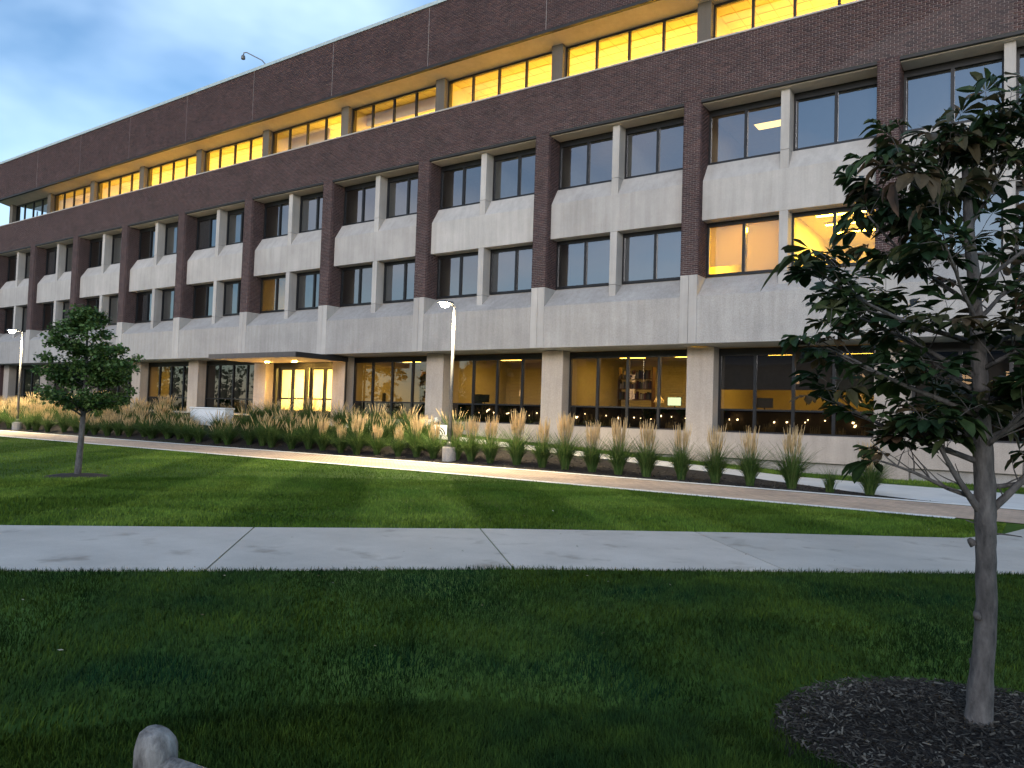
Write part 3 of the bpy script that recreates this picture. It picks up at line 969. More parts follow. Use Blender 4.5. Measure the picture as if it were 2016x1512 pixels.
def np_data(name, v, f, mat):
    o = np_mesh(name, v, f, mat, None)
    me = o.data
    bpy.data.objects.remove(o)
    return me
reed_sets = []
for i in range(5):
    reed_sets.append([(nm, np_data('reed_' + nm, v, f, 'reed_' + nm)) for nm, v, f in reed_mesh_set(40 + i, 720, 62 + 6 * i, 1.50, 0.155, 1.02, True, 1.12)])
dense_sets = []
for i in range(4):
    dense_sets.append([(nm, np_data('reed_' + nm, v, f, 'reed_' + nm)) for nm, v, f in reed_mesh_set(80 + i, 820, 26, 1.42, 0.40, 1.16, True, 1.15, 0.76)])
gold_sets = []
for i in range(3):
    gold_sets.append([(nm, np_data('reed_' + nm, v, f, 'reed_' + nm)) for nm, v, f in reed_mesh_set(140 + i, 640, 70, 1.42, 0.30, 1.08, True, 1.1, 0.72)])
low_set = [(nm, np_data('reed_' + nm, v, f, 'reed_' + nm)) for nm, v, f in reed_mesh_set(120, 210, 0, 1.0, 0.2, 0.62, False)]

def reed(x, y, ms, label, group, s=1.0, sz=1.0):
    o = empty('reed_clump', (x, y, hgt(x, y)), label, 'ornamental grass', group, 'thing', random.uniform(0, 6.28))
    o.scale = (s, s, s * sz)
    for nm, me in ms:
        c = bpy.data.objects.new({'leaf': 'foliage', 'stem': 'stems', 'plume': 'plumes'}[nm], me)
        link(c, o, kind='stuff')
    return o

def world_x(px, yfun):
    """where the sight line over column px of the photograph meets the row y = yfun(x)"""
    d = fwd + rt * ((px - 1008) / F_PX)
    lo, hi = 0.1, 200.0
    for _ in range(60):
        m_ = (lo + hi) / 2
        p = CAM + d * m_
        if p.y < yfun(p.x): lo = m_
        else: hi = m_
    p = CAM + d * lo
    return p.x
row = lambda o: (lambda x: far_edge(x) + o)
ORD = 'first second third fourth fifth sixth seventh eighth ninth tenth eleventh twelfth thirteenth fourteenth'.split()
NR = 0
for px, o, s, sz, ns in [(1715, .55, .9, .9, 4), (1562, .6, 1.0, 1.02, 1), (1480, .6, .92, 1.04, 0), (1412, .65, .95, 1.02, 2), (1345, .7, .92, 1.08, 1),
                     (1277, .75, 1.0, 1.0, 4), (1222, .75, 1.0, 1.04, 2), (1170, .8, .95, 1.0, 3), (1117, .85, 1.05, 1.04, 4), (1072, .85, .95, 1.02, 0),
                     (1022, .9, 1.05, 1.06, 3), (970, .85, .95, 1.04, 1), (932, .9, .95, 1.0, 2), (903, .95, .9, .95, 3), (858, .85, .9, .92, 0), (825, .9, .95, 1.0, 2)]:
    x = world_x(px, row(o))
    if px > 880:
        lab = ORD[13 - NR] + ' upright tan plumed grass from the lamp footing along the row toward the buckeye'
        NR += 1
    else:
        lab = 'upright tan plumed grass beside the lamp footing on the entrance side'
    reed(x, far_edge(x) + o, reed_sets[ns], lab, 'feather grasses in the single row', s, sz)
x = world_x(1637, row(.55))
reed(x, far_edge(x) + .55, low_set, 'short green grass clump without plumes between two taller feather grasses', None, 0.9)
MASS = 'arching feather reed grass in the crowded three deep planting before the entrance'
k = 0
xx = world_x(795, row(0.9))
while xx > -46:
    for o in (0.75, 1.75, 2.8):
        jx, jy = random.uniform(-.2, .2), random.uniform(-.15, .15)
        yy = far_edge(xx) + o + jy
        if yy > -3.0 or (-23.5 < xx < -18.0 and yy > -5.0): continue
        reed(xx + jx + (0.4 if o > 1.5 else 0), yy, (gold_sets[k % 3] if xx < -23 else dense_sets[k % 4]) if xx < -11.5 or o > 1.5 else reed_sets[k % 5], MASS, 'feather grasses massed in the bed',
             random.uniform(0.78, 1.05), random.uniform(0.80, 0.98) * (0.86 if -27 < xx < -15 else 1.0))
        k += 1
    xx -= 0.86 if xx > -25 else 1.05

# ------------------------------------------------------------------ bark, trees
def bark_mat(name, c0, c1):
    m, nt, b = new_mat(name)
    n = noise(nt, 22, 6, 0.65, stretch=(1.0, 1.0, 0.35))
    n2 = noise(nt, 3.0, 4)
    c = ramp(nt, n, c0, c1, 0.3, 0.7)
    c = mixc(nt, 1.0, c, ramp(nt, n2, (0.7,) * 3, (1.25,) * 3), 'MULTIPLY')
    nt.links.new(c, b.inputs['Base Color'])
    b.inputs['Roughness'].default_value = 0.95
    bump(nt, b, n, 1.0, 0.02)
    return m
M['bark'] = bark_mat('grey_bark', (0.040, 0.037, 0.036), (0.155, 0.142, 0.134))
M['leaf_big'] = island_mat('buckeye_leaf', [(0.014, 0.036, 0.015), (0.022, 0.050, 0.016), (0.036, 0.062, 0.019), (0.066, 0.064, 0.028), (0.085, 0.050, 0.030)], 0.5, 1.6, 0.3, 0.4, 0.2)
M['leaf_small'] = island_mat('maple_leaf', [(0.034, 0.080, 0.020), (0.058, 0.118, 0.027), (0.090, 0.155, 0.036), (0.12, 0.185, 0.052)], 0.55, 1.2, 0.3, 0.35, 0.2)
_m = bpy.data.materials.new('buckeye_leaf_single'); _m.use_nodes = True
_nt = _m.node_tree; _b = _nt.nodes['Principled BSDF']
_oi = _nt.nodes.new('ShaderNodeObjectInfo')
_r = _nt.nodes.new('ShaderNodeValToRGB')
for i_, c_ in enumerate([(0.014, 0.036, 0.015), (0.022, 0.050, 0.016), (0.040, 0.068, 0.020), (0.066, 0.064, 0.028), (0.085, 0.050, 0.030)]):
    if i_ > 1: _r.color_ramp.elements.new(0.5)
for i_, c_ in enumerate([(0.014, 0.036, 0.015), (0.022, 0.050, 0.016), (0.040, 0.068, 0.020), (0.066, 0.064, 0.028), (0.085, 0.050, 0.030)]):
    _r.color_ramp.elements[i_].position = (0, .35, .65, .85, 1)[i_]; _r.color_ramp.elements[i_].color = (*c_, 1)
_nt.links.new(_oi.outputs['Random'], _r.inputs['Fac'])
_c = mixc(_nt, 1.0, _r.outputs['Color'], ramp(_nt, noise(_nt, 14, 4), (0.65,) * 3, (1.35,) * 3), 'MULTIPLY')
_nt.links.new(_c, _b.inputs['Base Color']); _b.inputs['Roughness'].default_value = 0.6; _b.inputs['Specular IOR Level'].default_value = 0.3
_tr = _nt.nodes.new('ShaderNodeBsdfTranslucent'); _nt.links.new(_c, _tr.inputs[0])
_mx = _nt.nodes.new('ShaderNodeMixShader'); _mx.inputs[0].default_value = 0.2
_nt.links.new(_b.outputs[0], _mx.inputs[1]); _nt.links.new(_tr.outputs[0], _mx.inputs[2]); _nt.links.new(_mx.outputs[0], _nt.nodes['Material Output'].inputs[0])
M['leaf_single'] = _m

def palmate(seed, nleaf, curl, L):
    """a palmate leaf: leaflets fanned round the end of the stalk, lying about the +x axis, drooping in -z"""
    g = random.Random(seed)
    mb = MB()
    for k in range(nleaf):
        a = (k - (nleaf - 1) / 2) * (2.9 / max(1, nleaf - 1)) + g.uniform(-.12, .12)
        l = L * (1.0 - 0.28 * abs(a) / 1.45) * g.uniform(0.85, 1.1)
        w = l * g.uniform(0.20, 0.29) * (1 - 0.35 * curl)
        dr = g.uniform(0.05, 0.4) + 0.35 * curl * g.uniform(0, 1)
        fold = 0.25 + 0.9 * curl
        up_ = g.uniform(-0.1, 0.25) + (0.3 * curl)
        ca, sa = math.cos(a), math.sin(a)
        def P(t, s):
            x = t * l
            zz = up_ * x - dr * l * t * t * (1.2 + curl) + abs(s) * fold * w
            return (x * ca - s * w * sa, x * sa + s * w * ca, zz)
        mb.add([P(0.03, 0), P(0.42, 0), P(0.72, 0), P(1.0, 0), P(0.40, 0.52), P(0.72, 1.0), P(0.40, -0.52), P(0.72, -1.0), P(0.91, 0.62), P(0.91, -0.62)],
               [(0, 1, 4), (0, 6, 1), (1, 2, 5, 4), (1, 6, 7, 2), (2, 3, 8, 5), (2, 7, 9, 3)])
    return mb

def limb(mb, p0, d, ln, r0, r1, n=6, sag=0.0, jit=0.06, seg=6, g=random):
    pts, rad = [Vector(p0)], [r0]
    d = Vector(d).normalized()
    for i in range(seg):
        d = (d + Vector((g.uniform(-jit, jit), g.uniform(-jit, jit), g.uniform(-jit, jit) + sag))).normalized()
        pts.append(pts[-1] + d * (ln / seg))
        rad.append(r0 + (r1 - r0) * (i + 1) / seg)
    mb.tube(pts, rad, n)
    return pts

def buckeye_tree():
    g = random.Random(12)
    base = Vector((10.04, -19.94, 0.0))
    t = empty('buckeye_tree', base, 'young tree with large fingered leaves and slender grey trunk beside the sidewalk', 'tree')
    tr = MB()
    # the trunk follows the photograph's gentle bend
    tp = [(-0.01, 0, -0.1), (0.0, 0, 0.04), (0.012, 0.005, 0.3), (0.030, 0.01, 0.62), (0.028, 0.01, 0.95), (0.024, 0.012, 1.12), (0.012, 0.01, 1.5), (-0.01, 0.0, 1.95), (-0.04, 0.0, 2.4), (-0.07, 0.0, 2.8), (-0.09, 0.0, 3.1)]
    tq, tr_ = [], []
    rr_ = [0.080, 0.068, 0.056, 0.049, 0.047, 0.051, 0.045, 0.036, 0.030, 0.020, 0.010]
    for i in range(len(tp) - 1):
        for q in range(5):
            f_ = q / 5
            tq.append(Vector(tp[i]).lerp(Vector(tp[i + 1]), f_) + Vector((g.uniform(-.003, .003), g.uniform(-.003, .003), 0)))
            tr_.append((rr_[i] + (rr_[i + 1] - rr_[i]) * f_) * g.uniform(0.955, 1.05))
    tr.tube(tq, tr_, 18)
    for zk, ak in ((0.36, 2.6), (0.62, 4.2), (0.17, 3.9), (0.84, 1.2), (0.98, 3.3)):
        tr.tube([(0.02 + 0.045 * math.cos(ak), 0.01 + 0.045 * math.sin(ak), zk - 0.02), (0.02 + 0.06 * math.cos(ak), 0.01 + 0.06 * math.sin(ak), zk), (0.02 + 0.07 * math.cos(ak), 0.01 + 0.07 * math.sin(ak), zk + 0.012)], [0.022, 0.018, 0.010], 8)
    tips = []
    right = Vector((math.cos(yaw), math.sin(yaw), 0)); back = Vector((-math.sin(yaw), math.cos(yaw), 0))
    def on_trunk(z):
        for a, b_ in zip(tp, tp[1:]):
            if a[2] <= z <= b_[2]:
                f_ = (z - a[2]) / (b_[2] - a[2])
                return Vector(a).lerp(Vector(b_), f_)
        return Vector(tp[-1])
    specs = [  # height, sideways, away, rise, length, radius
        (1.10, -0.75, -0.1, 0.75, 0.62, 0.022), (1.12, 0.85, -0.2, 0.85, 0.75, 0.022), (1.20, -0.9, 0.3, 0.10, 0.55, 0.014), (1.26, 0.9, 0.2, 0.15, 0.6, 0.014),
        (1.38, -1.0, 0.2, 0.30, 0.80, 0.017), (1.42, 0.3, 1.0, 0.4, 0.6, 0.014), (1.46, 0.1, -1.0, 0.45, 0.5, 0.014), (1.5, 1.0, 0.1, 0.35, 0.8, 0.016),
        (1.62, -1.0, -0.25, 0.35, 0.92, 0.017), (1.7, 1.0, -0.2, 0.4, 0.9, 0.016), (1.74, -0.4, 0.9, 0.45, 0.7, 0.013), (1.82, -0.95, 0.25, 0.5, 0.85, 0.015),
        (1.86, 0.4, -0.9, 0.5, 0.55, 0.013), (1.95, 1.0, 0.3, 0.5, 0.85, 0.014), (2.0, -1.0, -0.1, 0.32, 1.0, 0.015), (2.1, -0.6, -0.7, 0.6, 0.6, 0.012),
        (2.12, 0.8, 0.5, 0.6, 0.8, 0.013), (2.2, -0.95, 0.2, 0.6, 0.72, 0.012), (2.3, 0.9, -0.3, 0.7, 0.75, 0.012), (2.38, -0.8, 0.4, 0.75, 0.62, 0.010),
        (2.5, 0.5, 0.7, 0.9, 0.6, 0.010), (2.55, -0.9, -0.2, 0.8, 0.55, 0.009), (2.62, 0.8, 0.0, 1.0, 0.6, 0.009), (2.75, -0.7, 0.2, 1.0, 0.42, 0.008), (2.85, 0.5, -0.3, 1.3, 0.42, 0.007)]
    for (z, sx, sy, rise, ln, r0) in specs:
        p0 = on_trunk(z)
        d = right * sx + back * sy + Vector((0, 0, rise))
        pts = limb(tr, p0, d, ln, r0, 0.005, 7, 0.03, 0.10, 6, g)
        tips.append((pts[-1], (pts[-1] - pts[-2]).normalized()))
        for i in range(1, 6):
            for rep in range(2 if i > 1 else 1):
                dd = (pts[i + 1] - pts[i]).normalized()
                sd_ = Vector((g.uniform(-1, 1), g.uniform(-1, 1), g.uniform(-0.1, 0.8))).normalized()
                q = limb(tr, pts[i], dd * 0.7 + sd_ * 0.9, g.uniform(0.10, 0.26), 0.0045, 0.0022, 5, 0.0, 0.15, 3, g)
                tips.append((q[-1], (q[-1] - q[-2]).normalized()))
    tips.append((Vector(tp[-1]), Vector((0, 0, 1))))
    for rep in range(6):
        tips.append((Vector(tp[-1]) + Vector((g.uniform(-.05, .05), g.uniform(-.05, .05), g.uniform(-.15, .02))), Vector((g.uniform(-1, 1), g.uniform(-1, 1), 1)).normalized()))
    # short dead twigs low on the stem
    limb(tr, (0.03, 0.01, 1.03), right + Vector((0, 0, -0.02)), 0.17, 0.005, 0.003, 5, 0, 0.1, 3, g)
    limb(tr, (0.02, 0.01, 1.06), -right * 1 + Vector((0, 0, 0.3)), 0.10, 0.005, 0.003, 5, 0, 0.1, 3, g)
    tr.build('trunk', 'bark', t, smooth=True)
    crown = MB()
    variants = []
    for i in range(7):
        curl = (0.0, 0.1, 0.2, 0.3, 0.6, 0.9, 1.0)[i]
        variants.append(palmate(500 + i, (5, 7, 6, 7, 5, 5, 6)[i], curl, 0.150))
    places = []
    for p, d in tips:
        top = p.z > 2.45
        nl = g.choice((2, 3, 3, 4) if 1.5 < p.z < 2.35 else (1, 2, 3, 3)) if not top else g.choice((2, 3, 3))
        if p.z < 1.42 and Vector((p.x, p.y)).length < 0.30: continue
        for q in range(nl):
            dv = (d * 0.5 + Vector((g.uniform(-1, 1), g.uniform(-1, 1), g.uniform(-0.4, 0.7)))).normalized()
            st = g.uniform(0.04, 0.14)
            places.append((p, p + dv * st, dv, g.choice((3, 4, 5, 6)) if (top and g.random() < .8) or g.random() < .15 else g.choice((0, 1, 2, 3)), g.uniform(0.55, 1.2)))
    stalks = MB()
    mats = []
    for (p, q, dv, vi, s) in places:
        mid = (p + q) / 2 + Vector((0, 0, 0.008))
        stalks.tube([p, mid, q], 0.0018, 4, False)
        dh = Vector((dv.x, dv.y, dv.z * 0.5 - 0.15)).normalized()
        zax = (Vector((g.uniform(-.35, .35), g.uniform(-.35, .35), 1)) - dh * dh.z)
        zax = (zax - dh * zax.dot(dh)).normalized()
        yax = zax.cross(dh)
        mats.append(Matrix(((dh.x, yax.x, zax.x, q.x), (dh.y, yax.y, zax.y, q.y), (dh.z, yax.z, zax.z, q.z), (0, 0, 0, 1))) @ Matrix.Scale(s, 4))
    idx = sorted(range(len(places)), key=lambda i: (Vector(base) + places[i][1] - CAM).length)
    # the leaves nearest on the photographed side are pieces of their own
    vis = [i for i in idx if (places[i][1]).dot(right) < 0.28]
    single = set(vis[:300])
    cr_ = stalks.build('crown', 'bark', t)
    vme = []
    for i, mb in enumerate(variants):
        me = mb.mesh('leaf'); me.materials.append(M['leaf_single']); vme.append(me)
    rest = MB()
    for i, (p, q, dv, vi, s) in enumerate(places):
        if i in single:
            o = bpy.data.objects.new('leaf', vme[vi])
            o.matrix_local = mats[i]
            link(o, cr_)
            o.matrix_local = mats[i]
        else:
            rest.add([mats[i] @ Vector(v) for v in variants[vi].v], variants[vi].f)
    rest.build('foliage', 'leaf_big', cr_, kind='stuff')
    return len(places)
NLEAF = buckeye_tree()

def lawn_tree():
    g = random.Random(5)
    base = Vector((-6.34, -16.51, 0))
    t = empty('lawn_tree', base, 'small round crowned tree standing in a mulch ring on the mown lawn', 'tree')
    tr = MB()
    tp = [(0, 0, -0.05), (0.0, 0, 0.05), (0.03, 0.02, 0.8), (0.05, 0.03, 1.5), (0.05, 0.03, 2.3), (0.03, 0.02, 3.3)]
    tr.tube(tp, [0.085, 0.070, 0.058, 0.05, 0.035, 0.012], 12)
    cl = []
    for i in range(64):
        z = g.uniform(1.42, 3.45)
        f_ = (z - 1.42) / 2.0
        rmax = (0.55 + 0.6 * math.sin(min(1, f_ * 1.9 + 0.32) * math.pi * 0.72)) if f_ < .5 else (1.12 * max(0.0, 1 - f_) ** 0.75 + 0.14)
        a = g.uniform(0, 6.283)
        ln = rmax * g.uniform(0.5, 1.22)
        p0 = Vector((0.05, 0.03, z - 0.18 * ln))
        pts = limb(tr, p0, (math.cos(a), math.sin(a), g.uniform(0.25, 0.6)), ln, 0.016 * (1.3 - f_), 0.004, 5, -0.02, 0.1, 5, g)
        for q in pts[2:]:
            cl.append((q, g.uniform(0.09, 0.19)))
        cl.append((pts[-1], 0.17))
    for i in range(70):
        a_, r_, z_ = g.uniform(0, 6.283), math.sqrt(g.uniform(0, 1)), g.uniform(-1, 1)
        w_ = math.sqrt(max(0, 1 - z_ * z_)) * r_ * 0.82
        cl.append((Vector((0.05 + w_ * math.cos(a_), w_ * math.sin(a_), 2.5 + z_ * 0.98)), g.uniform(0.10, 0.2)))
    for i in range(7):
        cl.append((Vector((0.04 + g.uniform(-.2, .2), g.uniform(-.2, .2), g.uniform(3.0, 3.55))), 0.2))
    tr.build('trunk', 'bark', t, smooth=True)
    gg = np.random.default_rng(31)
    C = np.array([c[0] for c in cl]); Rd = np.array([c[1] for c in cl])
    N = 15000
    ii = gg.integers(0, len(C), N)
    u = gg.normal(0, 1, (N, 3)); u /= np.linalg.norm(u, axis=1)[:, None]
    P = C[ii] + u * (Rd[ii] * gg.uniform(0.1, 1, N) ** 0.5)[:, None] * np.array([1.15, 1.15, 0.7])
    d = gg.normal(0, 1, (N, 3)); d[:, 2] = d[:, 2] * 0.5 - 0.35; d /= np.linalg.norm(d, axis=1)[:, None]
    nrm = gg.normal(0, .5, (N, 3)) + np.array([0, 0, 1]); s = np.cross(d, nrm); s /= np.linalg.norm(s, axis=1)[:, None]
    L = gg.uniform(0.045, 0.085, N)[:, None]
    n_ = np.cross(s, d)
    V = np.stack([P, P + d * L * .5 + s * L * .48 + n_ * L * .12, P + d * L * 1.05, P + d * L * .5 - s * L * .48 + n_ * L * .12], 1).reshape(-1, 3)
    Fq = np.arange(N * 4).reshape(-1, 4)
    np_mesh('crown', V, Fq, 'leaf_small', t, kind='stuff')
lawn_tree()
# mulch rings
def ring(name, cx, cy, rx, ry, rot=0, dz=0.012, seed=1):
    g = random.Random(seed)
    n = 40
    vs = [(0, 0, dz + 0.05)]
    for k in range(n):
        a = 2 * math.pi * k / n
        f_ = 1 + 0.05 * math.sin(3 * a + seed) + g.uniform(-.03, .03)
        x, y = rx * f_ * math.cos(a), ry * f_ * math.sin(a)
        vs.append((x * 0.6, y * 0.6, dz + 0.035)); vs.append((x, y, dz - 0.01))
    fs = [(0, 1 + 2 * k, 1 + 2 * ((k + 1) % n)) for k in range(n)] + [(1 + 2 * k, 2 + 2 * k, 2 + 2 * ((k + 1) % n), 1 + 2 * ((k + 1) % n)) for k in range(n)]
    mb = MB().add(vs, fs)
    o = mb.build(name, 'mulch', None, smooth=True, kind='structure')
    o.location = (cx, cy, 0)
    o.rotation_euler.z = rot
    return o
ring('mulch_ring', -6.34, -16.51, 0.62, 0.62, seed=3)
ring('mulch_ring', 9.98, -20.02, 0.98, 0.80, rot=R(50), seed=5)
RINGS = [(-6.34, -16.51, 0.58), (9.98, -20.02, 0.84)]
# wood chips on the near ring and chips along the bed
M['chip'] = island_mat('wood_chips', [(0.010, 0.008, 0.007), (0.020, 0.016, 0.013), (0.034, 0.028, 0.022), (0.060, 0.052, 0.042), (0.15, 0.135, 0.11)], 0.95, 2.2, 0.45)
gg = np.random.default_rng(77)
def chips(name, P, size, mat='chip'):
    N = len(P)
    az = gg.uniform(0, 6.283, N); ti = gg.normal(0, .25, N)
    d = np.stack([np.cos(az) * np.cos(ti), np.sin(az) * np.cos(ti), np.sin(ti)], -1)
    s = np.stack([-np.sin(az), np.cos(az), gg.normal(0, .3, N)], -1)
    L = (size * gg.uniform(0.5, 1.5, N))[:, None]; Wd = (size * gg.uniform(0.12, 0.42, N))[:, None]
    V = np.stack([P - d * L - s * Wd, P + d * L - s * Wd * .6, P + d * L + s * Wd, P - d * L + s * Wd * .7], 1).reshape(-1, 3)
    return np_mesh(name, V, np.arange(N * 4).reshape(-1, 4), mat, None, kind='stuff')
N = 11000
r_ = np.sqrt(gg.uniform(0, 1, N)); a_ = gg.uniform(0, 6.283, N)
px_, py_ = 0.95 * r_ * np.cos(a_), 0.78 * r_ * np.sin(a_)
c5, s5 = math.cos(R(50)), math.sin(R(50))
P = np.stack([9.98 + px_ * c5 - py_ * s5, -20.02 + px_ * s5 + py_ * c5, 0.03 + 0.042 * (1 - r_ ** 2) + gg.uniform(0, .018, N)], -1)
chips('wood_chips', P, 0.016)['label'] = 'pale and dark wood chips covering the mulch ring under the buckeye'
N = 9000
X = gg.uniform(-22, 8.4, N)
Y = np.array([far_edge(x) for x in X]) + 0.05 + gg.uniform(0, 1, N) ** 1.5 * 2.6
kk = Y < np.array([-2.8 - 3.24 * smooth01((x - 2.5) / 6.5) for x in X])
X, Y = X[kk], Y[kk]; N = len(X)
Z = np.array([hgt(x, y) for x, y in zip(X, Y)]) + 0.012 + gg.uniform(0, .02, N)
chips('bed_mulch_chips', np.stack([X, Y, Z], -1), 0.03)['label'] = 'dark shredded mulch spread under the feather grasses'

# ------------------------------------------------------------------ lawn blades
LOWN, UPN = np.array(LOW), np.array(up2)
def blades(name, X, Y, h0, w0, mat, segs, lean=0.45, clump=1.0):
    N = len(X)
    Z = np.zeros(N)
    az = gg.uniform(0, 6.283, N)
    # lean drifts over the lawn
    az = np.where(gg.uniform(0, 1, N) < 0.55, np.sin(X * 1.7 + 2 * np.sin(Y * 0.9)) * 2.2 + np.cos(Y * 1.3 + X * .4) * 1.5 + gg.normal(0, .7, N), az)
    ln = np.abs(gg.normal(lean, .3, N))
    hv = 1 + 0.22 * np.sin(X * 2.3 + 1.5 * np.sin(Y * 1.9)) * np.sin(Y * 2.7 + X) * clump
    h = h0 * gg.uniform(0.55, 1.25, N) * hv
    d = np.stack([np.cos(az), np.sin(az)], -1)
    if segs == 1:
        s = np.stack([-np.sin(az), np.cos(az)], -1) * w0 * gg.uniform(.7, 1.3, N)[:, None]
        b0 = np.stack([X - s[:, 0], Y - s[:, 1], Z], -1); b1 = np.stack([X + s[:, 0], Y + s[:, 1], Z], -1)
        tp = np.stack([X + d[:, 0] * h * ln, Y + d[:, 1] * h * ln, h / np.sqrt(1 + .5 * ln ** 2)], -1)
        V = np.stack([b0, b1, tp], 1).reshape(-1, 3)
        return np_mesh(name, V, np.arange(N * 3).reshape(-1, 3), mat, None, kind='stuff')
    t = np.array([0, .5, 1.0])
    rad = h[:, None] * ln[:, None] * (0.35 * t + .65 * t ** 2)
    P = np.stack([X[:, None] + d[:, :1] * rad, Y[:, None] + d[:, 1:] * rad, h[:, None] * (t - .28 * np.minimum(ln, 1)[:, None] * t ** 2)], -1)
    side = np.stack([-np.sin(az), np.cos(az), 0 * az], -1)
    w = w0 * gg.uniform(.7, 1.3, N)[:, None] * np.array([1.0, .8, .12])[None]
    v, f = ribbon(P, side, w)
    return np_mesh(name, v, f, mat, None, kind='stuff')

def outside_rings(X, Y):
    ok = np.ones(len(X), bool)
    for cx, cy, rr in RINGS:
        an = np.arctan2(Y - cy, X - cx)
        ok &= np.hypot(X - cx, Y - cy) > rr * (1 + 0.07 * np.sin(3 * an + 1) + 0.05 * np.sin(7 * an) + 0.04 * np.sin(13 * an + 2)) * gg.uniform(0.86, 1.08, len(X))
    return ok
fx, fy = float(fwd.x), float(fwd.y)
def sector(n, d0, d1, half):
    r_ = np.sqrt(gg.uniform(d0 ** 2, d1 ** 2, n)); a_ = gg.uniform(-half, half, n) + math.atan2(fy, fx)
    return CAM.x + r_ * np.cos(a_), CAM.y + r_ * np.sin(a_)
def on_near(X, Y):
    return (Y < np.interp(X, LOWN[:, 0], LOWN[:, 1]) + gg.normal(-0.005, .02, len(X))) & outside_rings(X, Y)
def on_mid(X, Y):
    ne = np.array([near_edge(x) for x in X])
    return (Y > np.interp(X, UPN[:, 0], UPN[:, 1]) + gg.normal(.005, .02, len(X))) & (Y < ne + gg.normal(0, .015, len(X))) & (X < 9.75) & outside_rings(X, Y)
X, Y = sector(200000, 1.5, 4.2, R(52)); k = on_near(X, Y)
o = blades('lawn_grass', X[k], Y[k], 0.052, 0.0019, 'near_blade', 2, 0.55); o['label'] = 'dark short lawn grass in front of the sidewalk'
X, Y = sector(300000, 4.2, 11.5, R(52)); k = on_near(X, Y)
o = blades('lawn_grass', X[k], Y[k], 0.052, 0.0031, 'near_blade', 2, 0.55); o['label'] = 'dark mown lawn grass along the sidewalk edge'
X, Y = sector(420000, 8.0, 18, R(48)); X2, Y2 = sector(420000, 18, 40, R(44)); X = np.concatenate([X, X2]); Y = np.concatenate([Y, Y2]); k = on_mid(X, Y)
o = blades('lawn_grass', X[k], Y[k], 0.05, 0.006, 'lawn_blade', 1, 0.5, .5); o['label'] = 'striped mown lawn grass between sidewalk and paver path'
# strip of grass by the foundation
X = gg.uniform(-6, 14, 16000); Y = gg.uniform(-0.75, 1.4, 16000); k = X > -6
V0 = blades('lawn_grass', X, Y, 0.07, 0.007, 'lawn_blade', 1, 0.4); V0['label'] = 'thin strip of grass between foundation and pale walk'
co = np.empty(len(V0.data.vertices) * 3, np.float32); V0.data.vertices.foreach_get('co', co); co = co.reshape(-1, 3)
co[:, 2] += np.array([zw(x) for x in co[:, 0]]); V0.data.vertices.foreach_set('co', co.ravel()); V0.data.update()

# ------------------------------------------------------------------ rail fence, seat wall, small things by the walk
M['weathered'] = bark_mat('weathered_wood', (0.09, 0.08, 0.075), (0.42, 0.40, 0.38))
fence = empty('rail_fence', (8.12, -23.25, 0), 'weathered grey wooden post with a rail let into its side', 'fence')
def rough_post(h, w, dpt):
    mb = MB()
    n = 16
    zs_ = [-0.2, 0.0, h * 0.4, h - 0.14, h - 0.07, h - 0.045, h - 0.026, h - 0.012, h - 0.004, h]
    sc = [1, 1, 0.99, 0.98, 0.95, 0.90, 0.80, 0.62, 0.38, 0.06]
    g = random.Random(2)
    for z, s in zip(zs_, sc):
        for k in range(n):
            a = 2 * math.pi * k / n
            c, sn = math.cos(a), math.sin(a)
            q = (abs(c) ** 3 + abs(sn) ** 3) ** (-1 / 3)
            mb.v.append((w * s * q * c + g.uniform(-.002, .002), dpt * s * q * sn + g.uniform(-.002, .002), z - (0.016 * c * s if z > h - .1 else 0)))
    for i in range(len(zs_) - 1):
        for k in range(n):
            mb.f.append((i * n + k, i * n + (k + 1) % n, (i + 1) * n + (k + 1) % n, (i + 1) * n + k))
    mb.f.append(tuple((len(zs_) - 1) * n + k for k in range(n)))
    return mb
o = rough_post(0.575, 0.060, 0.055).build('post', 'weathered', fence, smooth=True)
o.rotation_euler.z = R(20)
rd = Vector((0.99, 0.115, 0)).normalized()
rl_ = MB()
rp = [Vector((0, 0, 0.465)) + rd * 0.02, Vector((0, 0, 0.462)) + rd * 0.5, Vector((0, 0, 0.455)) + rd * 1.2, Vector((0, 0, 0.45)) + rd * 2.0]
rl_.tube(rp, [0.036, 0.040, 0.042, 0.040], 10)
rl_.build('rail', 'weathered', fence, smooth=True)
o2 = rough_post(0.575, 0.060, 0.055).build('post', 'weathered', fence, smooth=True)
o2.location = rd * 2.02

sw = empty('seat_wall', (-20.0, -4.3, 0), 'low white concrete seat wall half hidden behind grasses before the entrance', 'low wall')
bevel(MB().box(-1.25, 1.3, -0.22, 0.22, 0.2, 1.44).build('wall_block', 'white_paint', sw), 0.01)
bevel(MB().box(-1.29, 1.34, -0.26, 0.26, 1.443, 1.51).build('cap', 'walk_new', sw), 0.015)

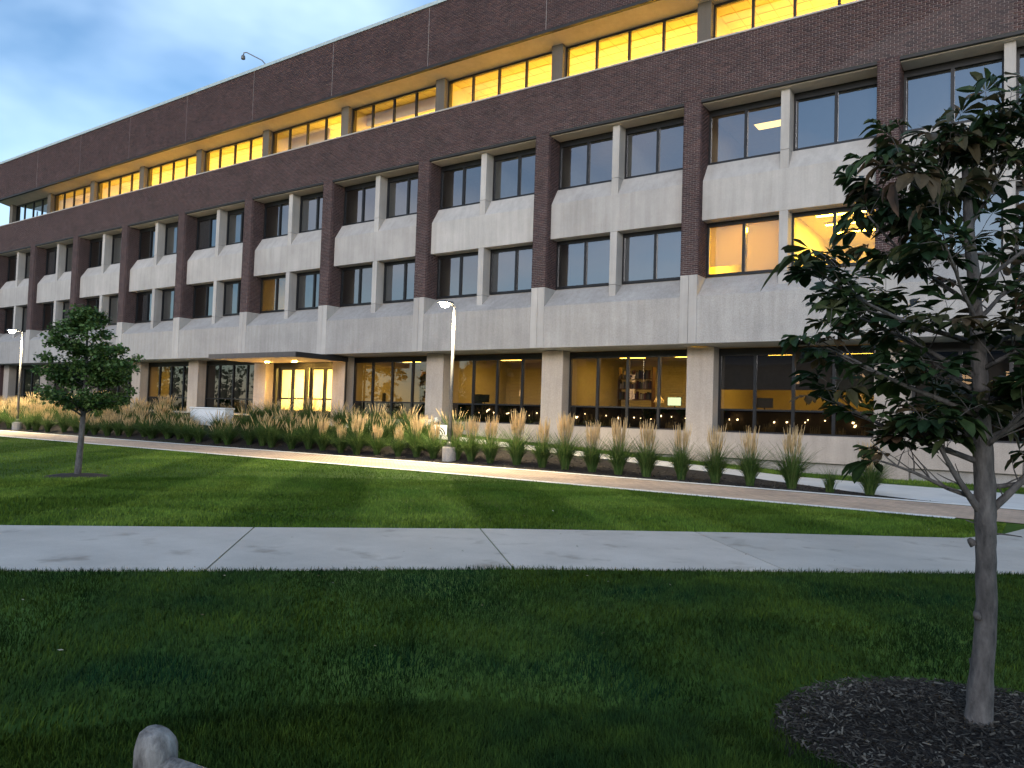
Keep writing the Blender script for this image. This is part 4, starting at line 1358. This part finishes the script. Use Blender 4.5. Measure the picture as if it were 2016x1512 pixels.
M['planter_white'] = flat('planter_glaze', (0.55, 0.56, 0.57), 0.5, var=0.06)
zc = hgt(-9.3, -2.2)
ur = empty('round_urn', (-9.3, -2.2, zc), 'pale round concrete litter urn with dark opening beside the walk', 'litter bin')
MB().lathe([(0.20, 0), (0.25, 0.05), (0.27, 0.35), (0.25, 0.62), (0.20, 0.66)], n=24).build('body', 'planter_white', ur, smooth=True)
MB().lathe([(0.10, 0), (0.12, 0.02), (0.06, 0.05)], (-0.12, -0.19, 0.42), 16).build('opening', 'black', ur)
bo = empty('grey_bollard', (-7.6, -3.6, hgt(-7.6, -3.6)), 'slim blue grey bollard standing just behind the lamp post', 'bollard')
MB().lathe([(0.09, 0), (0.09, 0.78), (0.08, 0.86), (0.05, 0.91)], n=18).build('shaft', flat('bollard_paint', (0.16, 0.20, 0.25), 0.5), bo, smooth=True)
MB().lathe([(0.095, 0.66), (0.097, 0.70), (0.095, 0.74)], n=18).build('band', 'black', bo)
sg = empty('arc_sign', (-6.95, -4.1, hgt(-6.95, -4.1)), 'small white panel with nested dark quarter arcs near the lamp footing', 'sign', rz=R(20))
MB().box(-0.23, 0.23, 0.0, 0.02, 0.45, 0.80).build('panel', 'white_paint', sg)
MB().box(-0.03, 0.03, 0.021, 0.05, -0.1, 0.7).build('stake', 'pole', sg)
for r0, r1 in ((0.06, 0.13), (0.17, 0.21), (0.25, 0.285)):
    mb = MB()
    n = 12
    for k in range(n + 1):
        a = R(90) * k / n
        for rr in (r0, r1):
            mb.v.append((-0.14 + rr * math.cos(a) * 1.1, -0.004, 0.47 + rr * math.sin(a) * 0.95))
    mb.f = [(2 * k, 2 * k + 1, 2 * k + 3, 2 * k + 2) for k in range(n)]
    mb.build('arc', 'black', sg)

# ------------------------------------------------------------------ things in the ground floor offices
def bookshelf(x, y, z, w, label):
    s = empty('bookshelf', (x, y, z), label, 'shelf')
    for zz in (0.0, 0.42, 0.82):
        MB().box(0, w, 0, 0.28, zz, zz + 0.03).build('shelf_board', 'wood', s)
    for xx in (0.0, w - 0.03):
        MB().box(xx, xx + 0.03, 0.001, 0.279, -0.7, 1.3).build('upright', 'wood', s)
    mb = MB()
    g = random.Random(int(x * 10))
    for zz in (0.03, 0.45, 0.85):
        q = 0.06
        while q < w - 0.12:
            t_ = g.uniform(0.03, 0.07)
            if g.random() < 0.8:
                mb.box(q, q + t_ * 0.92, 0.03, 0.2, zz + 0.001, zz + g.uniform(0.14, 0.34))
            q += t_
    mb.build('books', 'paper', s, kind='stuff')
bookshelf(-B + 2.2, 3.2, 2.35, 1.5, 'dark shelf of books and bags inside the office with the table lamp')
bookshelf(-3 * B + 3.6, 3.4, 2.3, 1.6, 'book shelf inside the office beside the entrance')
M['lamp_shade'] = trans_mat('lamp_shade_cloth', (0.8, 0.7, 0.5), 0.6)
M['bulb'] = emit('bulb', (1.0, 0.62, 0.2), 25)
tl = empty('table_lamp', (-B + 4.35, 2.4, 2.02), 'table lamp with cone shade on the office window ledge', 'lamp')
MB().lathe([(0.09, 0), (0.07, 0.02), (0.02, 0.05), (0.03, 0.16), (0.015, 0.24)], n=16).build('base', 'wood', tl, smooth=True)
MB().lathe([(0.21, 0.22), (0.10, 0.44)], n=20).build('lamp_shade', 'lamp_shade', tl, smooth=True)
MB().lathe([(0.02, 0.27), (0.03, 0.31), (0.01, 0.35)], n=8).build('bulb', 'bulb', tl)
for j in (-1, -2, -3, 0):
    ds = empty('window_counter', (j * B + 3.3, 2.3, 1.2), {-1: 'long counter under the office window holding the table lamp', -2: 'bare long counter under the shaded office window', -3: 'long counter under the office window beside the entrance', 0: 'long counter below the half lowered dark shade'}[j], 'counter')
    MB().box(-2.4, 2.5, -0.3, 0.4, 0.76, 0.80).build('top', 'wood', ds)
    MB().box(-2.4, -2.36, -0.28, 0.38, 0.0, 0.76).build('side_panel', 'wood', ds)
    MB().box(2.46, 2.5, -0.28, 0.38, 0.0, 0.76).build('side_panel', 'wood', ds)
M['screen'] = emit('screen', (0.75, 0.9, 0.55), 1.6)
def monitor(x, y, z, label, rz=0, lit=True):
    m_ = empty('monitor', (x, y, z), label, 'monitor', rz=rz)
    MB().box(-0.28, 0.28, 0, 0.03, 0.12, 0.46).build('case', 'black', m_)
    MB().add([(-0.26, -0.003, 0.14), (0.26, -0.003, 0.14), (0.26, -0.003, 0.44), (-0.26, -0.003, 0.44)], [(0, 1, 2, 3)]).build('screen', 'screen' if lit else 'black', m_)
    MB().lathe([(0.11, 0), (0.10, 0.012), (0.02, 0.02), (0.02, 0.2)], (0, 0.06, 0), 12).build('stand', 'black', m_)
monitor(-B + 4.95, 2.45, 2.0, 'glowing greenish monitor beside the table lamp in the office')
monitor(2.2, 2.45, 2.0, 'dark monitor on the counter below the half lowered shade', 0.3, False)
monitor(-2 * B + 2.1, 2.5, 2.0, 'dark monitor in the office with the bare counter', 0, False)
def office_chair(x, y, label, rz):
    c = empty('office_chair', (x, y, 1.2), label, 'chair', rz=rz)
    bevel(MB().box(-0.25, 0.25, -0.25, 0.25, 0.45, 0.53).build('seat', 'black', c), 0.02)
    bevel(MB().box(-0.24, 0.24, 0.24, 0.30, 0.60, 1.28).build('backrest', 'black', c), 0.02)
    MB().tube([(0, 0, 0.08), (0, 0, 0.45)], 0.03, 8).build('stem', 'pole', c)
    mb = MB()
    for k in range(5):
        a = k * 1.2566
        mb.tube([(0, 0, 0.09), (0.28 * math.cos(a), 0.28 * math.sin(a), 0.05)], 0.018, 6)
    mb.build('base', 'black', c)
    MB().box(-0.03, 0.03, 0.2, 0.27, 0.5, 0.65).build('back_support', 'black', c)
office_chair(-3 * B + 1.9, 3.1, 'black high backed office chair in the room beside the entrance', 2.6)
office_chair(-2 * B + 1.5, 3.0, 'black office chair in the room with the bare counter', 3.4)

# ------------------------------------------------------------------ the building across the green, seen as reflections
ob = empty('opposite_building', (-10, -80, 0), 'dark brick hall across the green mirrored in the ground floor windows', 'building')
MB().box(-65, 60, -14, 0, 0, 9.5).build('wall', flat('opposite_brick', (0.05, 0.035, 0.03), 0.9), ob)
MB().prism_x([(-14.6, 9.5), (0.6, 9.5), (0.6, 9.8), (-7, 13.0), (-14.6, 9.8)], -65.5, 60.5).build('roof', flat('opposite_roof', (0.03, 0.03, 0.035), 0.9), ob)
M['far_window'] = emit('far_lit_window', (1.0, 0.60, 0.30), 2.2)
M['far_dark'] = flat('far_dark_glass', (0.02, 0.02, 0.025), 0.2)
g = random.Random(9)
for zf in (4.6, 7.2):
    for k in range(30):
        x = -62 + k * 4.1
        lit = g.random() < 0.22
        f_ = MB().box(x, x + 1.2, -0.02, 0.04, zf, zf + 1.7).build('window', 'steel_dark', ob)
        MB().box(x + 0.08, x + 0.56, 0.045, 0.055, zf + 0.08, zf + 1.62).build('pane', 'far_window' if lit else 'far_dark', f_)
        MB().box(x + 0.64, x + 1.12, 0.045, 0.055, zf + 0.08, zf + 1.62).build('pane', 'far_window' if lit else 'far_dark', f_)
M['far_lamp'] = emit('far_wall_lamp', (1.0, 0.68, 0.30), 45)
for k in range(62):
    x = -62 + k * 1.95 + g.uniform(-0.9, 0.9)
    l_ = MB().box(x - 0.08, x + 0.08, 0.0, 0.12, 1.95, 2.35).build('wall_lamp', 'steel_dark', ob)
    MB().lathe([(0.05, 0), (0.10, 0.06), (0.09, 0.2)], (x, 0.26, 1.9 + g.uniform(-.25, .25)), 8).build('globe', 'far_lamp', l_)
print('LEAVES', NLEAF)

# ------------------------------------------------------------------ wood beside the opposite hall, also only mirrored
gt = np.random.default_rng(55)
cs = []
for k in range(70):
    x = -330 + k * 4.4 + gt.uniform(-1.5, 1.5)
    y = -78 - 10 * math.sin(k * 0.7) + gt.uniform(-5, 5) + max(0.0, (-90 - x)) * 0.22
    if x > -72: continue
    h = gt.uniform(8, 13)
    for q in range(16):
        cs.append((x + gt.normal(0, 1.6), y + gt.normal(0, 1.6), h * gt.uniform(0.12, 0.95), gt.uniform(0.9, 1.9)))
for x, y, h in ((-40, -68, 12.5), (-31, -70, 10), (-6, -67, 13), (14, -69, 11.5), (-58, -66, 12), (33, -68, 12)):
    for q in range(26):
        f_ = gt.uniform(0.25, 1.0)
        w_ = 3.2 * math.sin(math.pi * min(0.95, f_ * 0.85 + 0.1))
        cs.append((x + gt.normal(0, w_ * .5), y + gt.normal(0, w_ * .5), h * f_, gt.uniform(0.8, 1.5)))
cs = np.array(cs)
N = 60000
ii = gt.integers(0, len(cs), N)
u = gt.normal(0, 1, (N, 3)); u /= np.linalg.norm(u, axis=1)[:, None]
P = cs[ii, :3] + u * (cs[ii, 3] * gt.uniform(.3, 1, N))[:, None]
d = gt.normal(0, 1, (N, 3)); d /= np.linalg.norm(d, axis=1)[:, None]
e = np.cross(d, gt.normal(0, 1, (N, 3))); e /= np.linalg.norm(e, axis=1)[:, None]
L = gt.uniform(.25, .5, N)[:, None]
V = np.stack([P - d * L, P + e * L * .6, P + d * L, P - e * L * .6], 1).reshape(-1, 3)
o = np_mesh('treeline', V, np.arange(N * 4).reshape(-1, 4), 'leaf_small', None, kind='stuff')
o['label'] = 'dark wood across the green seen mirrored in the windows'

M['fallen'] = island_mat('fallen_leaf', [(0.20, 0.13, 0.06), (0.12, 0.07, 0.035), (0.26, 0.22, 0.12), (0.40, 0.38, 0.33)], 0.8)
N = 90
X, Y = sector(N, 5.0, 16, R(38))
P = np.stack([X, Y, np.full(N, 0.055)], -1)
k = ~((Y > np.interp(X, LOWN[:, 0], LOWN[:, 1])) & (Y < np.interp(X, UPN[:, 0], UPN[:, 1])))
P[~k, 2] = 0.02
az = gt.uniform(0, 6.28, N); L = gt.uniform(.008, .022, N)[:, None]
d = np.stack([np.cos(az), np.sin(az), gt.normal(0, .25, N)], -1); e = np.stack([-np.sin(az), np.cos(az), gt.normal(0, .25, N)], -1)
V = np.stack([P - d * L, P + e * L * .5, P + d * L, P - e * L * .5], 1).reshape(-1, 3)
o = np_mesh('leaf_litter', V, np.arange(N * 4).reshape(-1, 4), 'fallen', None, kind='stuff')
o['label'] = 'scattered small dry leaves lying on lawn and sidewalk'
